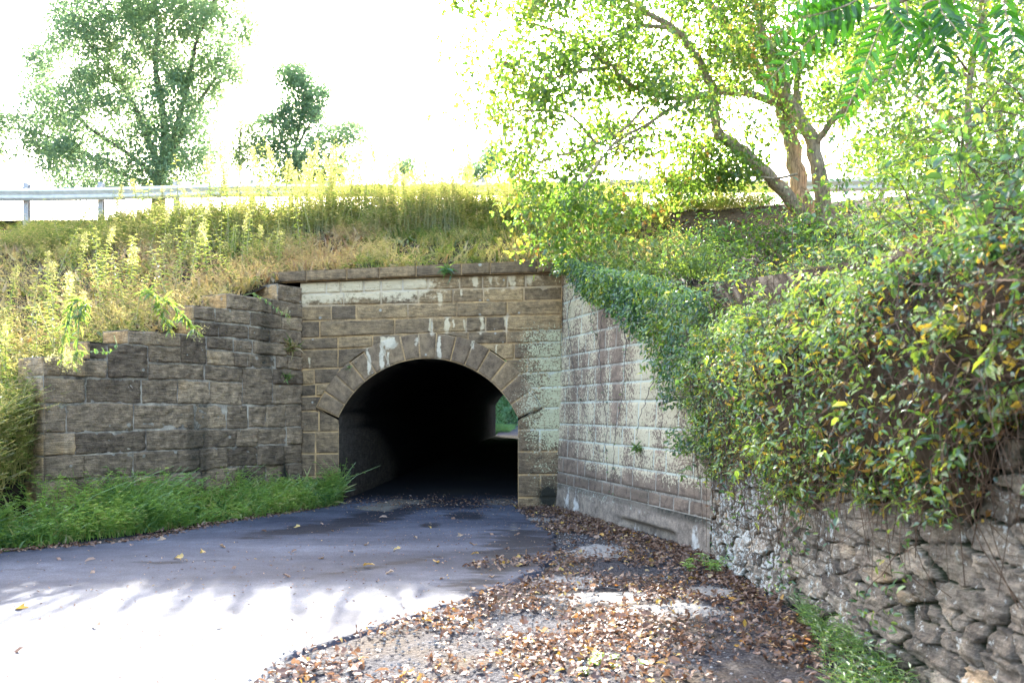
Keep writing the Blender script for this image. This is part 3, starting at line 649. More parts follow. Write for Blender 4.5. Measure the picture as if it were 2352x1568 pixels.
RZz = .03 + np.maximum(0, RY - 15.6) * .0112 + np.maximum(0, RY - 46) * .03 + (f2(RX, RY, .8, 9) - .5) * .02
RZz[:, -1] -= .07; RZz[:, 0] -= .05
mk = np.zeros((RX.size, 3)); xx, yy = RX.ravel(), RY.ravel()
PXs = CX + xx / np.maximum(yy, .1) * FL; PYs = HY + FL * EYE / np.maximum(yy, .1)
def pblob(px, py, rx, ry, rot=0.0):
    a, b = PXs - px, PYs - py; c, s_ = math.cos(rot), math.sin(rot)
    return np.exp(-(((a * c + b * s_) / rx) ** 2 + ((-a * s_ + b * c) / ry) ** 2) * .8)
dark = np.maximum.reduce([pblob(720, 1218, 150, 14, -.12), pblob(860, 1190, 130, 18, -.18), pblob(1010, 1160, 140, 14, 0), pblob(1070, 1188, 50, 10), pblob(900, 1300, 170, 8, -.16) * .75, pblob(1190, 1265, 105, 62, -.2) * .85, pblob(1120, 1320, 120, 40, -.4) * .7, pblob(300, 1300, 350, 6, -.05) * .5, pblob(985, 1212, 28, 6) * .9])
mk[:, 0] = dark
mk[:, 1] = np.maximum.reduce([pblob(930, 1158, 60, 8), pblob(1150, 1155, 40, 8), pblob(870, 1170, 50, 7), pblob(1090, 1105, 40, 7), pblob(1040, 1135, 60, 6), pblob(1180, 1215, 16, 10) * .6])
mk[:, 2] = sstep(15.7, 17.2, yy) * sstep(46, 44, yy)  # painted shade: asphalt blackened along the inside of the tunnel
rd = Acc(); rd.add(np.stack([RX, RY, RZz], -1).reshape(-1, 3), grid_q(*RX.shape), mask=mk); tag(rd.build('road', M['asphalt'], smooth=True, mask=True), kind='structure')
# highway on the embankment
hw = Acc(); X, Y = np.meshgrid(np.linspace(-60, 60, 40), np.linspace(22.2, 40, 8), indexing='ij'); hw.add(np.stack([X, Y, 0 * X + CREST + .22], -1).reshape(-1, 3), grid_q(*X.shape), mask=np.zeros((X.size, 3))); tag(hw.build('highway', M['asphalt'], mask=True), kind='structure')
# ---------------------------------------------------------------- vegetation helpers
def stems(acc, base, h, lean, nl, L, W, tint, mi=0, smi=0, stint=.5, droop=.3, s0=.15, tpl=T4, sw=.006, tvar=.12, curl=0.0):
    base = np.asarray(base, float); n_ = len(base); h = np.broadcast_to(h, (n_,)); up = np.array([0, 0, 1.0]); lean = np.asarray(lean, float)
    tint = np.broadcast_to(tint, (n_,))
    def pt(s): return base + up * (h * s * (1 - droop * s))[:, None] + lean * (h * s * s)[:, None]
    segs = 3
    for k in range(segs):          # thin stalk
        a, b = pt(k / segs), pt((k + 1) / segs); d = b - a; side = unit(np.cross(d, np.array([.2, 1, .1]))) * sw * (1 - k / segs * .6)
        V = np.stack([a - side, a + side, b + side * .6, b - side * .6], 1).reshape(-1, 3)
        acc.add(V, (np.arange(n_) * 4)[:, None] + np.array([[0, 1, 2, 3]]), None, stint, smi)
    ph = rng.uniform(0, 6.28, n_)
    for k in range(nl):
        s = s0 + (1 - s0) * (k + rng.uniform(0, .6, n_)) / nl; s = np.minimum(s, 1)
        p = base + up * (h * s * (1 - droop * s))[:, None] + lean * (h * s * s)[:, None]
        a = ph + k * 2.4 + rng.normal(0, .3, n_)
        d = np.stack([np.cos(a), np.sin(a), .35 - .3 * rng.random(n_)], 1)
        sc = rng.uniform(.5, 1.4, n_)
        leaves(acc, p, d, np.array([0, 0, 1.0]), L * sc, W * sc, np.clip(tint + rng.normal(0, tvar, n_), 0, 1), tpl, mi, curl)
def in_poly(x, y, poly):
    c = np.zeros(len(x), bool); p = np.array(poly, float); j = len(p) - 1
    for i in range(len(p)):
        a = ((p[i, 1] > y) != (p[j, 1] > y)) & (x < (p[j, 0] - p[i, 0]) * (y - p[i, 1]) / (p[j, 1] - p[i, 1] + 1e-9) + p[i, 0]); c ^= a; j = i
    return c
def poly_pts(poly, n_, gaps=()):
    p = np.array(poly, float); out = np.zeros((0, 2))
    while len(out) < n_:
        q = rng.uniform(p.min(0), p.max(0), (n_ * 3, 2)); k = in_poly(q[:, 0], q[:, 1], poly)
        for (gx_, gy_, a, b) in gaps: k &= ((q[:, 0] - gx_) / a) ** 2 + ((q[:, 1] - gy_) / b) ** 2 > 1
        out = np.concatenate([out, q[k]])
    return out[:n_]
def Pv(xy, D):
    xy = np.asarray(xy, float); D = np.broadcast_to(D, (len(xy),)); return np.stack([(xy[:, 0] - CX) / FL * D, D, EYE + (HY - xy[:, 1]) / FL * D], 1)
def tree(name, label, limbs, clusters, nleaf, L, W, spread, lmat, bmat, tintf, cat='tree', group=None, tpl=T4, twig=.022, hang=.0, base=None, extra=None, flat=.8, crown='crown'):
    base = limbs[0][0][0] if base is None else base
    t = empty(name, base, label, cat, group)
    ta = Acc(); nodes = []; nrad = []
    for pts, r0, r1 in limbs:
        p = smooth_path(pts, (len(pts) - 1) * 5 + 1); k = len(p); p[1:-1] += rng.normal(0, 1, (k - 2, 3)) * r0 * .12
        rad = np.linspace(r0, r1, k); V, Q = tube(p, rad, 8 if r0 > .08 else 6); ta.add(V, Q); nodes.append(p[k // 4:]); nrad.append(rad[k // 4:])
    nodes = np.concatenate(nodes); nrad = np.concatenate(nrad)
    dist = np.array([np.min(np.linalg.norm(nodes - c, axis=1)) for c in clusters]); pos = []; dr = []
    for ci in np.argsort(dist):
        c = clusters[ci]; dd = np.linalg.norm(nodes - c, axis=1) + .35 * np.maximum(0, nodes[:, 2] - c[2] + .2); k = int(np.argmin(dd)); a = nodes[k]
        ln = np.linalg.norm(c - a)
        if ln < .02: continue
        mid = a * .5 + c * .5 + np.array([0, 0, .10 * ln]) + rng.normal(0, .05 * ln, 3)
        p = smooth_path([a, mid, c, c + (c - mid) * .35 + np.array([0, 0, -hang * .3])], 10); r0 = min(nrad[k] * .75, twig * (1 + ln * .35))
        rad = np.linspace(r0, max(.0035, r0 * .25), len(p)); V, Q = tube(p, rad, 5 if r0 > .015 else 4); ta.add(V, Q)
        nodes = np.concatenate([nodes, p[2:]]); nrad = np.concatenate([nrad, rad[2:]])
        s = rng.uniform(.3, 1.0, nleaf) ** .7 * (len(p) - 1.001); i = s.astype(int); f = (s - i)[:, None]
        q = p[i] * (1 - f) + p[i + 1] * f + rng.normal(0, 1, (nleaf, 3)) * spread * np.array([1, 1, flat]) * rng.uniform(.5, 1.1); q[:, 2] -= hang * rng.random(nleaf) * spread
        pos.append(q); d = rdir(nleaf, -.35 - hang, .7); dr.append(d)
    ta.build('trunk', bmat, t, smooth=True)
    pos = np.concatenate(pos); dr = np.concatenate(dr); m = len(pos)
    la = Acc(); up = unit(np.stack([rng.normal(0, .55, m), rng.normal(-.1, .55, m), np.ones(m)], 1)); sc = rng.uniform(.5, 1.35, m)
    leaves(la, pos, dr, up, L * sc, W * sc, np.clip(tintf(pos) + rng.normal(0, .14, m), 0, 1), tpl, 0, .12)
    la.build(crown, lmat, t)
    if extra: extra(t, pos)
    return t
# ---------------------------------------------------------------- trees beyond the highway
def lt(D): return lambda *xy: Pv(xy, D + rng.uniform(-.6, .6, len(xy)) * np.linspace(0, 1, len(xy)) * 2)
A_ = lt(38)
poly_left = [(130, -60), (575, -60), (590, 60), (560, 190), (500, 240), (470, 300), (525, 350), (470, 440), (120, 440), (105, 385), (50, 350), (-60, 370), (-80, 240), (20, 262), (75, 262), (60, 200), (50, 150), (110, 80)]
gapsL = [(150, 145, 30, 40), (215, 250, 25, 22), (530, 210, 24, 30), (115, 300, 18, 18), (290, 350, 18, 22), (540, 60, 18, 20), (330, 215, 14, 25), (40, 320, 40, 14)]
cl = Pv(poly_pts(poly_left, 720, gapsL), rng.uniform(35.5, 40.5, 720))
cl = np.concatenate([cl, Pv(poly_pts([(110, 330), (250, 300), (470, 330), (480, 440), (120, 440)], 22), rng.uniform(35, 40, 22))])
cl2 = Pv(rng.uniform([250, -330], [760, -60], (110, 2)), rng.uniform(33, 39, 110))
limbsL = [(A_((365, 705), (362, 560), (366, 430), (372, 395)), .34, .27), (A_((372, 395), (378, 330), (372, 250), (358, 150), (362, 60), (352, -40), (360, -200)), .2, .05), (A_((368, 400), (340, 320), (312, 250), (262, 172), (212, 110), (150, 40)), .16, .03), (A_((380, 380), (425, 215), (446, 120), (478, 30), (560, -120)), .14, .03), (A_((385, 370), (455, 240), (500, 180), (562, 150)), .11, .02), (A_((360, 410), (290, 350), (200, 290), (150, 225), (110, 150)), .11, .02), (A_((350, 430), (240, 380), (150, 330), (60, 300), (-30, 290)), .10, .02), (A_((390, 380), (440, 370), (480, 340)), .09, .02)]
tree('broadleaf_tree', 'large spreading pale-green tree beyond the guardrail, tallest at the left', limbsL, np.concatenate([cl, cl2]), 140, .165, .078, .44, M['locust'], M['bark_dark'], lambda p: .35 + .35 * f2(p[:, 0], p[:, 2], .35, 4) + .12 * (p[:, 0] > -12))
B_ = lt(37)
pts = np.concatenate([poly_pts([(625, 150), (700, 140), (720, 190), (765, 220), (755, 270), (700, 290), (650, 260), (660, 200)], 115), poly_pts([(590, 270), (640, 250), (720, 300), (700, 400), (600, 420), (575, 340)], 120, [(690, 320, 14, 30)])])
tree('broadleaf_tree', 'slim dark-leaved tree with a bare lower stem, between the tall tree and the open sky', [(B_((672, 700), (668, 450), (676, 360), (690, 280), (700, 210), (690, 155)), .12, .03), (B_((676, 350), (720, 270), (755, 235)), .06, .02), (B_((672, 380), (640, 300), (610, 270)), .05, .02)], Pv(pts, rng.uniform(36, 38.5, len(pts))), 70, .16, .075, .33, M['locust'], M['bark_dark'], lambda p: .10 + .4 * f2(p[:, 0], p[:, 2], .6, 9))
C_ = lt(36)
pts = poly_pts([(700, 340), (740, 300), (800, 270), (850, 300), (848, 350), (800, 375), (780, 430), (640, 440), (640, 390)], 170, [(815, 345, 20, 14)])
tree('broadleaf_tree', 'low rounded tree half hidden by bright weeds, right of the slim dark one', [(C_((742, 700), (738, 470), (745, 390), (770, 330), (800, 295)), .10, .02), (C_((740, 420), (700, 370)), .05, .02)], Pv(pts, rng.uniform(35, 38, len(pts))), 70, .15, .07, .33, M['locust'], M['bark_dark'], lambda p: .30 + .5 * f2(p[:, 0], p[:, 2], .6, 19))
pts = poly_pts([(520, 290), (560, 270), (590, 300), (585, 370), (530, 390), (520, 340)], 40)
tree('broadleaf_tree', 'yellow-green sapling close beside the tall spreading tree', [(C_((555, 700), (552, 450), (550, 360), (552, 290)), .07, .02)], Pv(pts, rng.uniform(35, 37, len(pts))), 55, .15, .07, .3, M['locust'], M['bark_dark'], lambda p: .62 + .3 * f2(p[:, 0], p[:, 2], .6, 29))
for (x_, y_, a_, b_, lab) in ((925, 385, 36, 26, 'small distant shrub showing above the weedy crest under open sky'), (1085, 385, 30, 22, 'small distant shrub at the lower left edge of the maple'), (1125, 355, 18, 40, 'thin distant sapling half hidden behind the maple leaves')):
    pts = np.stack([x_ + rng.normal(0, a_ * .5, 34), y_ + rng.normal(8, b_ * .6, 34)], 1)
    tree('shrub', lab, [(C_((x_, 700), (x_, y_ + 60), (x_ + 3, y_)), .05, .02)], Pv(pts, rng.uniform(35, 37, 34)), 60, .15, .07, .3, M['locust'], M['bark_dark'], lambda p: .2 + .4 * f2(p[:, 0], p[:, 2], .6, 39), cat='shrub', crown='foliage')
# big bright trees behind the maple, right
D_ = lt(27)
pts = poly_pts([(1850, -120), (2600, -120), (2600, 420), (1950, 420), (1880, 250)], 230, [(2010, 260, 40, 40), (2270, 330, 50, 25), (2150, 130, 40, 30), (2320, 120, 40, 50)])
tree('broadleaf_tree', 'sunlit yellow-green tree filling the sky behind the overhanging feathery fronds', [(D_((2320, 640), (2310, 420), (2290, 250), (2260, 100), (2250, -100)), .22, .06), (D_((2305, 400), (2180, 280), (2080, 200), (1980, 120)), .10, .03), (D_((2300, 300), (2400, 180), (2480, 60)), .10, .03)], Pv(pts, rng.uniform(24, 30, len(pts))), 70, .19, .11, .40, M['maple'], M['bark'], lambda p: .55 + .3 * f2(p[:, 0], p[:, 2], .6, 49))
# ---------------------------------------------------------------- the maple on the right bank
def mp(D, *xy): return Pv(xy, D)
MB = 17.6
def ml(xy, d0, d1): return Pv(xy, np.linspace(d0, d1, len(xy)))
limbs = [
 (ml([(1862, 560), (1850, 490), (1832, 410), (1816, 325), (1792, 242), (1742, 162), (1702, 100), (1655, 38), (1620, -10), (1580, -90)], 17.6, 18.5), .215, .07),
 (ml([(1850, 520), (1832, 480), (1790, 428), (1738, 376), (1690, 336), (1652, 308), (1641, 268), (1637, 210), (1620, 170), (1588, 110), (1545, 66), (1486, 30)], 17.5, 16.2), .15, .05),
 (ml([(1915, 600), (1900, 530), (1885, 430), (1866, 332), (1836, 272), (1808, 220), (1786, 150), (1756, 90), (1740, 20), (1700, -60)], 17.2, 17.6), .185, .06),
 (ml([(1816, 322), (1802, 232), (1762, 140), (1722, 52), (1690, -10), (1670, -120)], 18.0, 19), .11, .05),
 (ml([(1868, 335), (1922, 268), (1992, 200), (2062, 150), (2120, 100)], 17.3, 16.0), .08, .025),
 (ml([(1832, 262), (1832, 180), (1852, 100), (1880, 50), (1892, -40)], 17.5, 18.5), .08, .03),
 (ml([(1790, 240), (1740, 222), (1700, 213), (1640, 212), (1560, 226), (1500, 216), (1450, 196), (1402, 152), (1362, 128)], 17.8, 15.6), .085, .025),
 (ml([(1640, 214), (1560, 240), (1480, 290), (1420, 322), (1380, 368), (1338, 430), (1306, 490)], 16.8, 14.6), .045, .012),
 (ml([(1600, 218), (1520, 262), (1440, 330), (1390, 360), (1330, 400)], 16.6, 15.2), .035, .01),
 (ml([(1480, 246), (1430, 300), (1370, 332), (1310, 350), (1240, 372)], 16.2, 15.4), .035, .01),
 (ml([(1400, 155), (1330, 165), (1260, 180), (1180, 170)], 15.8, 15.2), .03, .01), (ml([(1545, 66), (1460, 60), (1360, 90), (1240, 60), (1120, 30)], 16.2, 16.5), .04, .012), (ml([(1640, 330), (1600, 350), (1560, 400)], 17, 16.5), .025, .01),
 (ml([(1370, 330), (1300, 260), (1200, 255), (1110, 250)], 15.8, 15.5), .025, .01), (ml([(1486, 30), (1400, -20), (1300, -60)], 16.2, 16.5), .04, .015), (ml([(1830, 400), (1780, 410), (1740, 405), (1690, 400), (1640, 375)], 17.2, 16.4), .03, .01)]
polyM = [(1045, -80), (1062, 90), (1047, 150), (1085, 200), (1062, 235), (1095, 305), (1140, 330), (1135, 380), (1200, 400), (1190, 460), (1230, 480), (1320, 480), (1480, 440), (1640, 420), (1700, 395), (1760, 370), (1900, 300), (2060, 200), (2120, -80)]
gM = [(1455, 385, 85, 34), (1560, 365, 80, 30), (1290, 300, 40, 24), (1180, 300, 18, 18), (1375, 260, 24, 20), (1085, 60, 26, 40), (1700, 330, 26, 20), (1120, 215, 16, 12), (1570, 290, 30, 18), (1240, 130, 18, 16)]
q1 = poly_pts(polyM, 440, gM); dq = np.hypot((q1[:, 0] - 1800) / 120, (q1[:, 1] - 330) / 120) < 1; q1 = q1[~(dq & (rng.random(len(q1)) < .75))]; c1 = Pv(q1, np.clip(17.5 - (1900 - q1[:, 0]) * .0025 + rng.normal(0, 1.1, len(q1)), 14, 20.5))
q2 = poly_pts([(1180, 440), (1330, 430), (1480, 450), (1470, 520), (1330, 570), (1210, 575)], 15); c2 = Pv(q2, rng.uniform(13.6, 15.0, len(q2)))
q3 = rng.uniform([1000, -420], [2150, -70], (110, 2)); c3 = Pv(q3, rng.uniform(15, 21, len(q3)))
q4 = poly_pts([(1480, 330), (1760, 320), (1720, 420), (1500, 440)], 38, [(1555, 370, 60, 24), (1700, 330, 26, 20)]); c4 = Pv(q4, rng.uniform(16, 19, len(q4)))
def samaras(t, pos):
    k = rng.choice(len(pos), 900, replace=False); k = k[pos[k, 0] < 4.5]; a = Acc(); n_ = len(k)
    for j in range(4): leaves(a, pos[k] + rng.normal(0, .04, (n_, 3)) - np.array([0, 0, .05 * j]), rdir(n_, -1.8, .4), np.array([.2, -1, .2]), .055, .018, rng.random(n_), T4)
    a.build('seed_clusters', M['samara'], t)
maple = tree('maple_tree', 'large multi-stemmed maple leaning over the right bank with long bare limbs', limbs, np.concatenate([c1, c2, c3, c4]), 88, .092, .074, .28, M['maple'], M['bark'], lambda p: .42 + .5 * f2(p[:, 0], p[:, 2], .8, 59) + .10 * (p[:, 1] < 15.2) * (p[:, 2] < 5.6), tpl=TM, twig=.018, hang=.25, extra=samaras)
# slender tree further right, in front of the fronds' gap
S_ = 11.5
pts = poly_pts([(2050, -80), (2420, -80), (2420, 330), (2300, 420), (2060, 400), (2000, 250)], 85, [(2180, 200, 30, 40), (2290, 330, 30, 30)])
tree('slender_tree', 'thin single-stemmed young tree on the bank behind the hanging fronds', [(ml([(2216, 640), (2220, 500), (2222, 380), (2226, 240), (2230, 160), (2252, 60), (2274, -40), (2290, -200)], 11.6, 12.2), .055, .03), (ml([(2228, 170), (2180, 110), (2120, 60)], 11.8, 11), .02, .008), (ml([(2224, 300), (2280, 220), (2340, 180)], 11.8, 11), .02, .008)], Pv(pts, rng.uniform(10, 13.5, len(pts))), 42, .085, .06, .22, M['maple'], M['bark'], lambda p: .5 + .35 * f2(p[:, 0], p[:, 2], 1, 69), tpl=TM)
# ---------------------------------------------------------------- overhanging tree with feathery (pinnate) fronds
def frond(la, sa, pts, pairs, L0, droop=.5, tint=.5):
    p = smooth_path(pts, 40); V, Q = tube(p, np.linspace(.006, .002, 40), 4); sa.add(V, Q)
    t = unit(np.gradient(p, axis=0)); fwd = np.array([0, 1.0, .2])
    for k in range(pairs):
        s = .14 + .86 * k / (pairs - 1); i = min(39, int(s * 39)); sd_ = unit(np.cross(t[i], fwd))
        L = L0 * (1 - .45 * max(0, s - .55) / .45) * rng.uniform(.85, 1.1)
        for sg in (-1, 1):
            d = unit(sd_ * sg + t[i] * .45 + np.array([0, 0, -droop]) + rng.normal(0, .09, 3) + np.array([0, rng.uniform(-.35, .15), 0]))
            leaves(la, p[i][None], d[None], unit(np.array([rng.normal(0, .25), -1.0, .25 + rng.normal(0, .2)]))[None], L * 1.22, L * .44, np.clip(tint + rng.normal(0, .2), 0, 1), T8, 0, .12)
th = empty('overhanging_tree', (4.4, 5.4, 2.9), 'tree of long feathery fronds hanging into the upper right corner', 'tree')
sa, la = Acc(), Acc()
for pts, r0, r1 in (([(4.4, 5.4, 2.6), (4.25, 5.4, 3.4), (3.9, 5.3, 4.1), (3.3, 5.1, 4.35)], .05, .03), ([*P(2440, -90, 5.1)[None], P(2250, -60, 5.0), P(2110, -14, 4.9), P(2057, 7, 4.9), P(1980, 24, 4.85)], .022, .010), ([P(2440, -90, 5.1), P(2300, -60, 5.3), P(2200, -20, 5.4), P(2120, 10, 5.4)], .018, .008), ([P(2440, -90, 5.1), P(2420, 20, 5.6), P(2400, 120, 6.0)], .016, .008), ([P(2110, -14, 4.9), P(2060, -60, 4.8), P(1990, -80, 4.8)], .012, .008)):
    p = smooth_path([np.asarray(x, float) for x in pts], 24); V, Q = tube(p, np.linspace(r0, r1, 24), 7); sa.add(V, Q)
FR = [([(1990, 22), (1900, 62), (1820, 130), (1751, 200)], 4.8, 4.4, 12, .105), ([(1985, 20), (1900, 30), (1830, 50), (1762, 92)], 4.9, 4.6, 11, .10), ([(2040, 8), (2010, 90), (1975, 180), (1938, 272)], 4.9, 4.7, 12, .10), ([(2120, 10), (2140, 80), (2170, 160), (2180, 245)], 5.3, 5.2, 12, .10), ([(2080, 0), (2085, 60), (2060, 130), (2035, 190)], 5.1, 5.0, 10, .10),
      ([(2000, -20), (1950, 10), (1890, 30), (1840, 40)], 4.7, 4.4, 11, .11), ([(2130, 5), (2120, 60), (2110, 120), (2120, 200)], 5.4, 5.5, 10, .095), ([(2190, -20), (2220, 50), (2260, 90), (2290, 150)], 5.4, 5.3, 10, .10), ([(2200, -20), (2180, 30), (2150, 60), (2120, 70)], 5.2, 5.0, 9, .10), ([(2050, -30), (2040, 10), (2060, 40), (2090, 80)], 4.8, 4.6, 9, .095), ([(2300, -40), (2310, 30), (2330, 90), (2350, 150)], 5.3, 5.0, 10, .10), ([(1990, -60), (1930, -20), (1880, -10), (1810, 10)], 4.8, 4.5, 11, .11), ([(2160, -30), (2160, 20), (2190, 60), (2215, 100)], 5.0, 4.7, 9, .10)]
for pts, d0, d1, pr, L0 in FR: frond(la, sa, Pv(pts, np.linspace(d0, d1, len(pts))), pr, L0, .42, rng.uniform(.2, .8))
sa.build('trunk', M['bark'], th, smooth=True); la.build('crown', M['heaven'], th)
# ---------------------------------------------------------------- bank cover
LX = lambda n_, a, b: rng.uniform(a, b, n_)
def bank_pts(n_, x0, x1, ymax=21.2, y_off=.1, pw=1.0):
    x = LX(n_, x0, x1); yb = np.interp(x, WALLX, WALLY) + y_off; y = yb + (ymax - yb) * rng.random(n_) ** pw
    return np.stack([x, y, H(x, y) - .02], 1)
ba = Acc()
b = bank_pts(30000, -12, 3.4); b = b[rng.random(len(b)) < .12 + 3.2 * np.clip(f2(b[:, 0], b[:, 1], 1.4, 105, 4) - .32, 0, 1)]; dryn = f2(b[:, 0], b[:, 1], .55, 101); lft = sstep(-3, -7, b[:, 0])
tint = np.clip(.22 + 1.5 * (dryn - .40) * 1.5 + .50 * lft + .10 * sstep(19, 17, b[:, 1]) - .22 * sstep(-2.5, 0, b[:, 0]), 0, .98)  # left end is strawier, its tint also raised to imitate stronger sun
h = (.16 + .30 * f2(b[:, 0], b[:, 1], 1.1, 103)) * rng.uniform(.5, 1.4, len(b)) * (1 + .55 * lft)
stems(ba, b, h, rng.normal(0, .35, (len(b), 3)) * np.array([1, 1, 0]) + np.array([.05, -.22, 0]), 6, .055, .0125, tint, stint=.62, droop=.25, tvar=.17, sw=.0025)
b = bank_pts(30000, -12, 3.4); b = b[rng.random(len(b)) < .15 + 2.6 * np.clip(f2(b[:, 0], b[:, 1], 1.4, 105, 4) - .34, 0, 1)]; dryn = f2(b[:, 0], b[:, 1], .55, 101); d = rdir(len(b), .75, .6); d[:, 1] -= .25; d = unit(d)
leaves(ba, b, d, rdir(len(b)), rng.uniform(.10, .30, len(b)), .005, np.clip(.45 + .9 * (dryn - .4) + rng.normal(0, .15, len(b)) + .2 * sstep(-3, -7, b[:, 0]), 0, 1), T4, 0, .5)
b = bank_pts(5200, -9, 3.4); b = b[f2(b[:, 0], b[:, 1], .8, 109) > .47]; stems(ba, b, rng.uniform(.15, .4, len(b)), rng.normal(0, .3, (len(b), 3)) * [1, 1, 0], 6, .07, .045, .22, stint=.4, tvar=.1)
# crest: thick bright growth along the edge
n_ = 9000; x = LX(n_, -12, 6); y = rng.uniform(19.0, 20.9, n_); b = np.stack([x, y, H(x, y)], 1)
stems(ba, b, rng.uniform(.25, .8, n_) * (.45 + .9 * f2(x, y, .8, 8)) * (1 + 2.6 * np.clip(f2(x, 0 * x, 1.7, 28, 4) - .22, 0, 1) * sstep(-8.4, -6.4, x) * sstep(3.4, 1.0, x)), rng.normal(0, .3, (n_, 3)) * [1, 1, 0], 10, .075, .02, np.clip(.22 + .5 * (f2(x, y, .9, 18) - .4) + rng.normal(0, .14, n_), 0, 1), stint=.5, sw=.004)
n_ = 3200; x = rng.uniform(-10.5, 2.6, n_); y = rng.uniform(18.4, 20.4, n_); rag = np.clip(f2(x, 0 * x, 1.5, 38, 4), .25, .8); b = np.stack([x, y, H(x, y)], 1)
stems(ba, b, rng.uniform(.55, 1.25, n_) * (.05 + 2.3 * (rag - .18)) * np.interp(x, [-10.5, -7.8, -6.8, -3.4, -1.4, 1, 2.6], [.6, .7, 1.5, 1.4, 1.0, .7, .6]), rng.normal(0, .16, (n_, 3)) * [1, 1, 0], 16, .085, .022, np.clip(.25 + .4 * rng.random(n_), 0, 1), stint=.45, droop=.06, sw=.005, s0=.25)
tag(ba.build('bank_grass', M['dry']), 'dry and green grass and low weeds covering the embankment slope', 'grass', kind='stuff')
# right-hand bank under the maple: leaf litter and seedlings
ua_ = Acc(); b = bank_pts(9000, 1.2, 9.5, 20.5); b[:, 2] += .02
leaves(ua_, b, rdir(len(b), 0, .3), unit(rng.normal(0, .4, (len(b), 3)) + [0, 0, 1]), rng.uniform(.05, .11, len(b)), rng.uniform(.03, .07, len(b)), rng.uniform(0, .8, len(b)), T8, 0, .3)
tag(ua_.build('bank_leaf_litter', M['litter']), 'brown leaf litter on the bank beneath the maple', 'leaf litter', kind='stuff')
# ---------------------------------------------------------------- vines over the right bank and walls
va = Acc()
def clump(x, y, s=1.0): return f2(x, y, .9 * s, 131, 4)
n_ = 46000; x = 2.35 + 7.2 * rng.random(n_) ** 1.25; y = rng.uniform(2.2, 17.2, n_); yb = np.interp(x, WALLX, WALLY); k = y > yb; x, y = x[k], y[k]
c = clump(x, y); hol = np.exp(-(((x - 3.9) / .8) ** 2 + ((y - 8.0) / 1.5) ** 2)); k = ((c > .43 + .12 * sstep(12.5, 14.5, y) + .30 * hol) | (rng.random(len(x)) < .16) | ((y > 8.6) & (y < 12.6) & (x < 3.9) & (rng.random(len(x)) < .75))) & (rng.random(len(x)) > .55 * sstep(12.5, 14, y)); x, y, c = x[k], y[k], c[k]
h = np.clip((c - .33) * 2.0, .05, .8) * rng.random(len(x)) ** .6; b = np.stack([x, y, H(x, y) + h], 1)
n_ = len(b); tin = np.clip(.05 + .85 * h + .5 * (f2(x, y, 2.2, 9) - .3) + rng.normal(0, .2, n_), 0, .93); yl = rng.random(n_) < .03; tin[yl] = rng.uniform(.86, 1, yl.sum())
leaves(va, b, unit(rdir(n_, -.1, .5)), unit(np.stack([rng.normal(-.15, .5, n_), rng.normal(-.25, .5, n_), np.ones(n_)], 1)), rng.uniform(.035, .075, n_) , rng.uniform(.018, .04, n_), tin, T8, 0, .15)
def thatch(y, t):
    """dark mass of old stems: from the bank (t=0) over the lip and down the stone (t=1)"""
    zl_ = np.interp(y, [1.5, 4, 5.2, 7, 9, 10.4], [1.75, 1.62, 1.40, 1.20, 1.10, 1.15]) + (f2(y, 0 * y, 1.3, 141) - .5) * .9
    b_ = .04 + .62 * (f2(y, t * 1.5, .9, 142) - .2) * np.interp(y, [3, 6, 9, 10.4], [1.1, 1, .8, .5])
    X_ = np.stack([3.3 + 0 * y, 2.72 + 0 * y, 2.42 - b_ * .75, 2.36 - b_, 2.40 - b_ * .45, 2.46 + 0 * y]); Z_ = np.stack([H(3.3 + 0 * y, y) - .05, 2.66 + .1 * b_, 2.52 + 0 * y, 2.15 + 0 * zl_, 1.75 * .5 + zl_ * .5, zl_])
    q = t * 4.999; k = q.astype(int); f = q - k; f = f * f * (3 - 2 * f) * .5 + f * .5; r = np.arange(len(y))
    x = X_[k, r] * (1 - f) + X_[k + 1, r] * f; z = Z_[k, r] * (1 - f) + Z_[k + 1, r] * f
    nd = (fbm(np.stack([x * 1.5, y, z], 1), 3.5, 147, 4) - .5); return np.stack([x - nd * .16, y, z + nd * .16], 1)
Yt, Tt = np.meshgrid(np.linspace(-.4, 10.5, 280), np.linspace(0, 1, 60), indexing='ij'); tb = Acc(); tb.add(thatch(Yt.ravel(), Tt.ravel()), grid_q(280, 60)); 
va.add(tb.V[0], tb.Q[0], None, .5, 2)
n_ = 58000; y = -.3 + 10.8 * rng.random(n_) ** .72; t_ = rng.random(n_) ** .9; pat = f2(y * 1.2, t_ * 2.6, 2.6, 143, 4); bare = .30 * np.exp(-(((y - 4.6) / 1.3) ** 2 + ((t_ - .72) / .2) ** 2)) + .16 * np.exp(-(((y - 7.2) / .8) ** 2 + ((t_ - .8) / .16) ** 2)); k = rng.random(n_) < np.clip((pat - .36 - .12 * sstep(.6, 1, t_) - bare) * 4.5, .26, 1); y, t_ = y[k], t_[k]; n_ = len(y)
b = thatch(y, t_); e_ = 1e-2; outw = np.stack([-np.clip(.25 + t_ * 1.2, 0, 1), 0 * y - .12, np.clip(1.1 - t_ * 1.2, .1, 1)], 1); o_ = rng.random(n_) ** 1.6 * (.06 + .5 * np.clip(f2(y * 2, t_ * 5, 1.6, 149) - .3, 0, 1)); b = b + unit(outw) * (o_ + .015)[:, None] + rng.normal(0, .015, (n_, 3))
tin = np.clip(.16 + 3.0 * o_ + .35 * (f2(y * 2, t_ * 4, 1.5, 148) - .4) + rng.normal(0, .2, n_), 0, .70); yl = rng.random(n_) < .05; tin[yl] = rng.uniform(.86, 1, yl.sum())
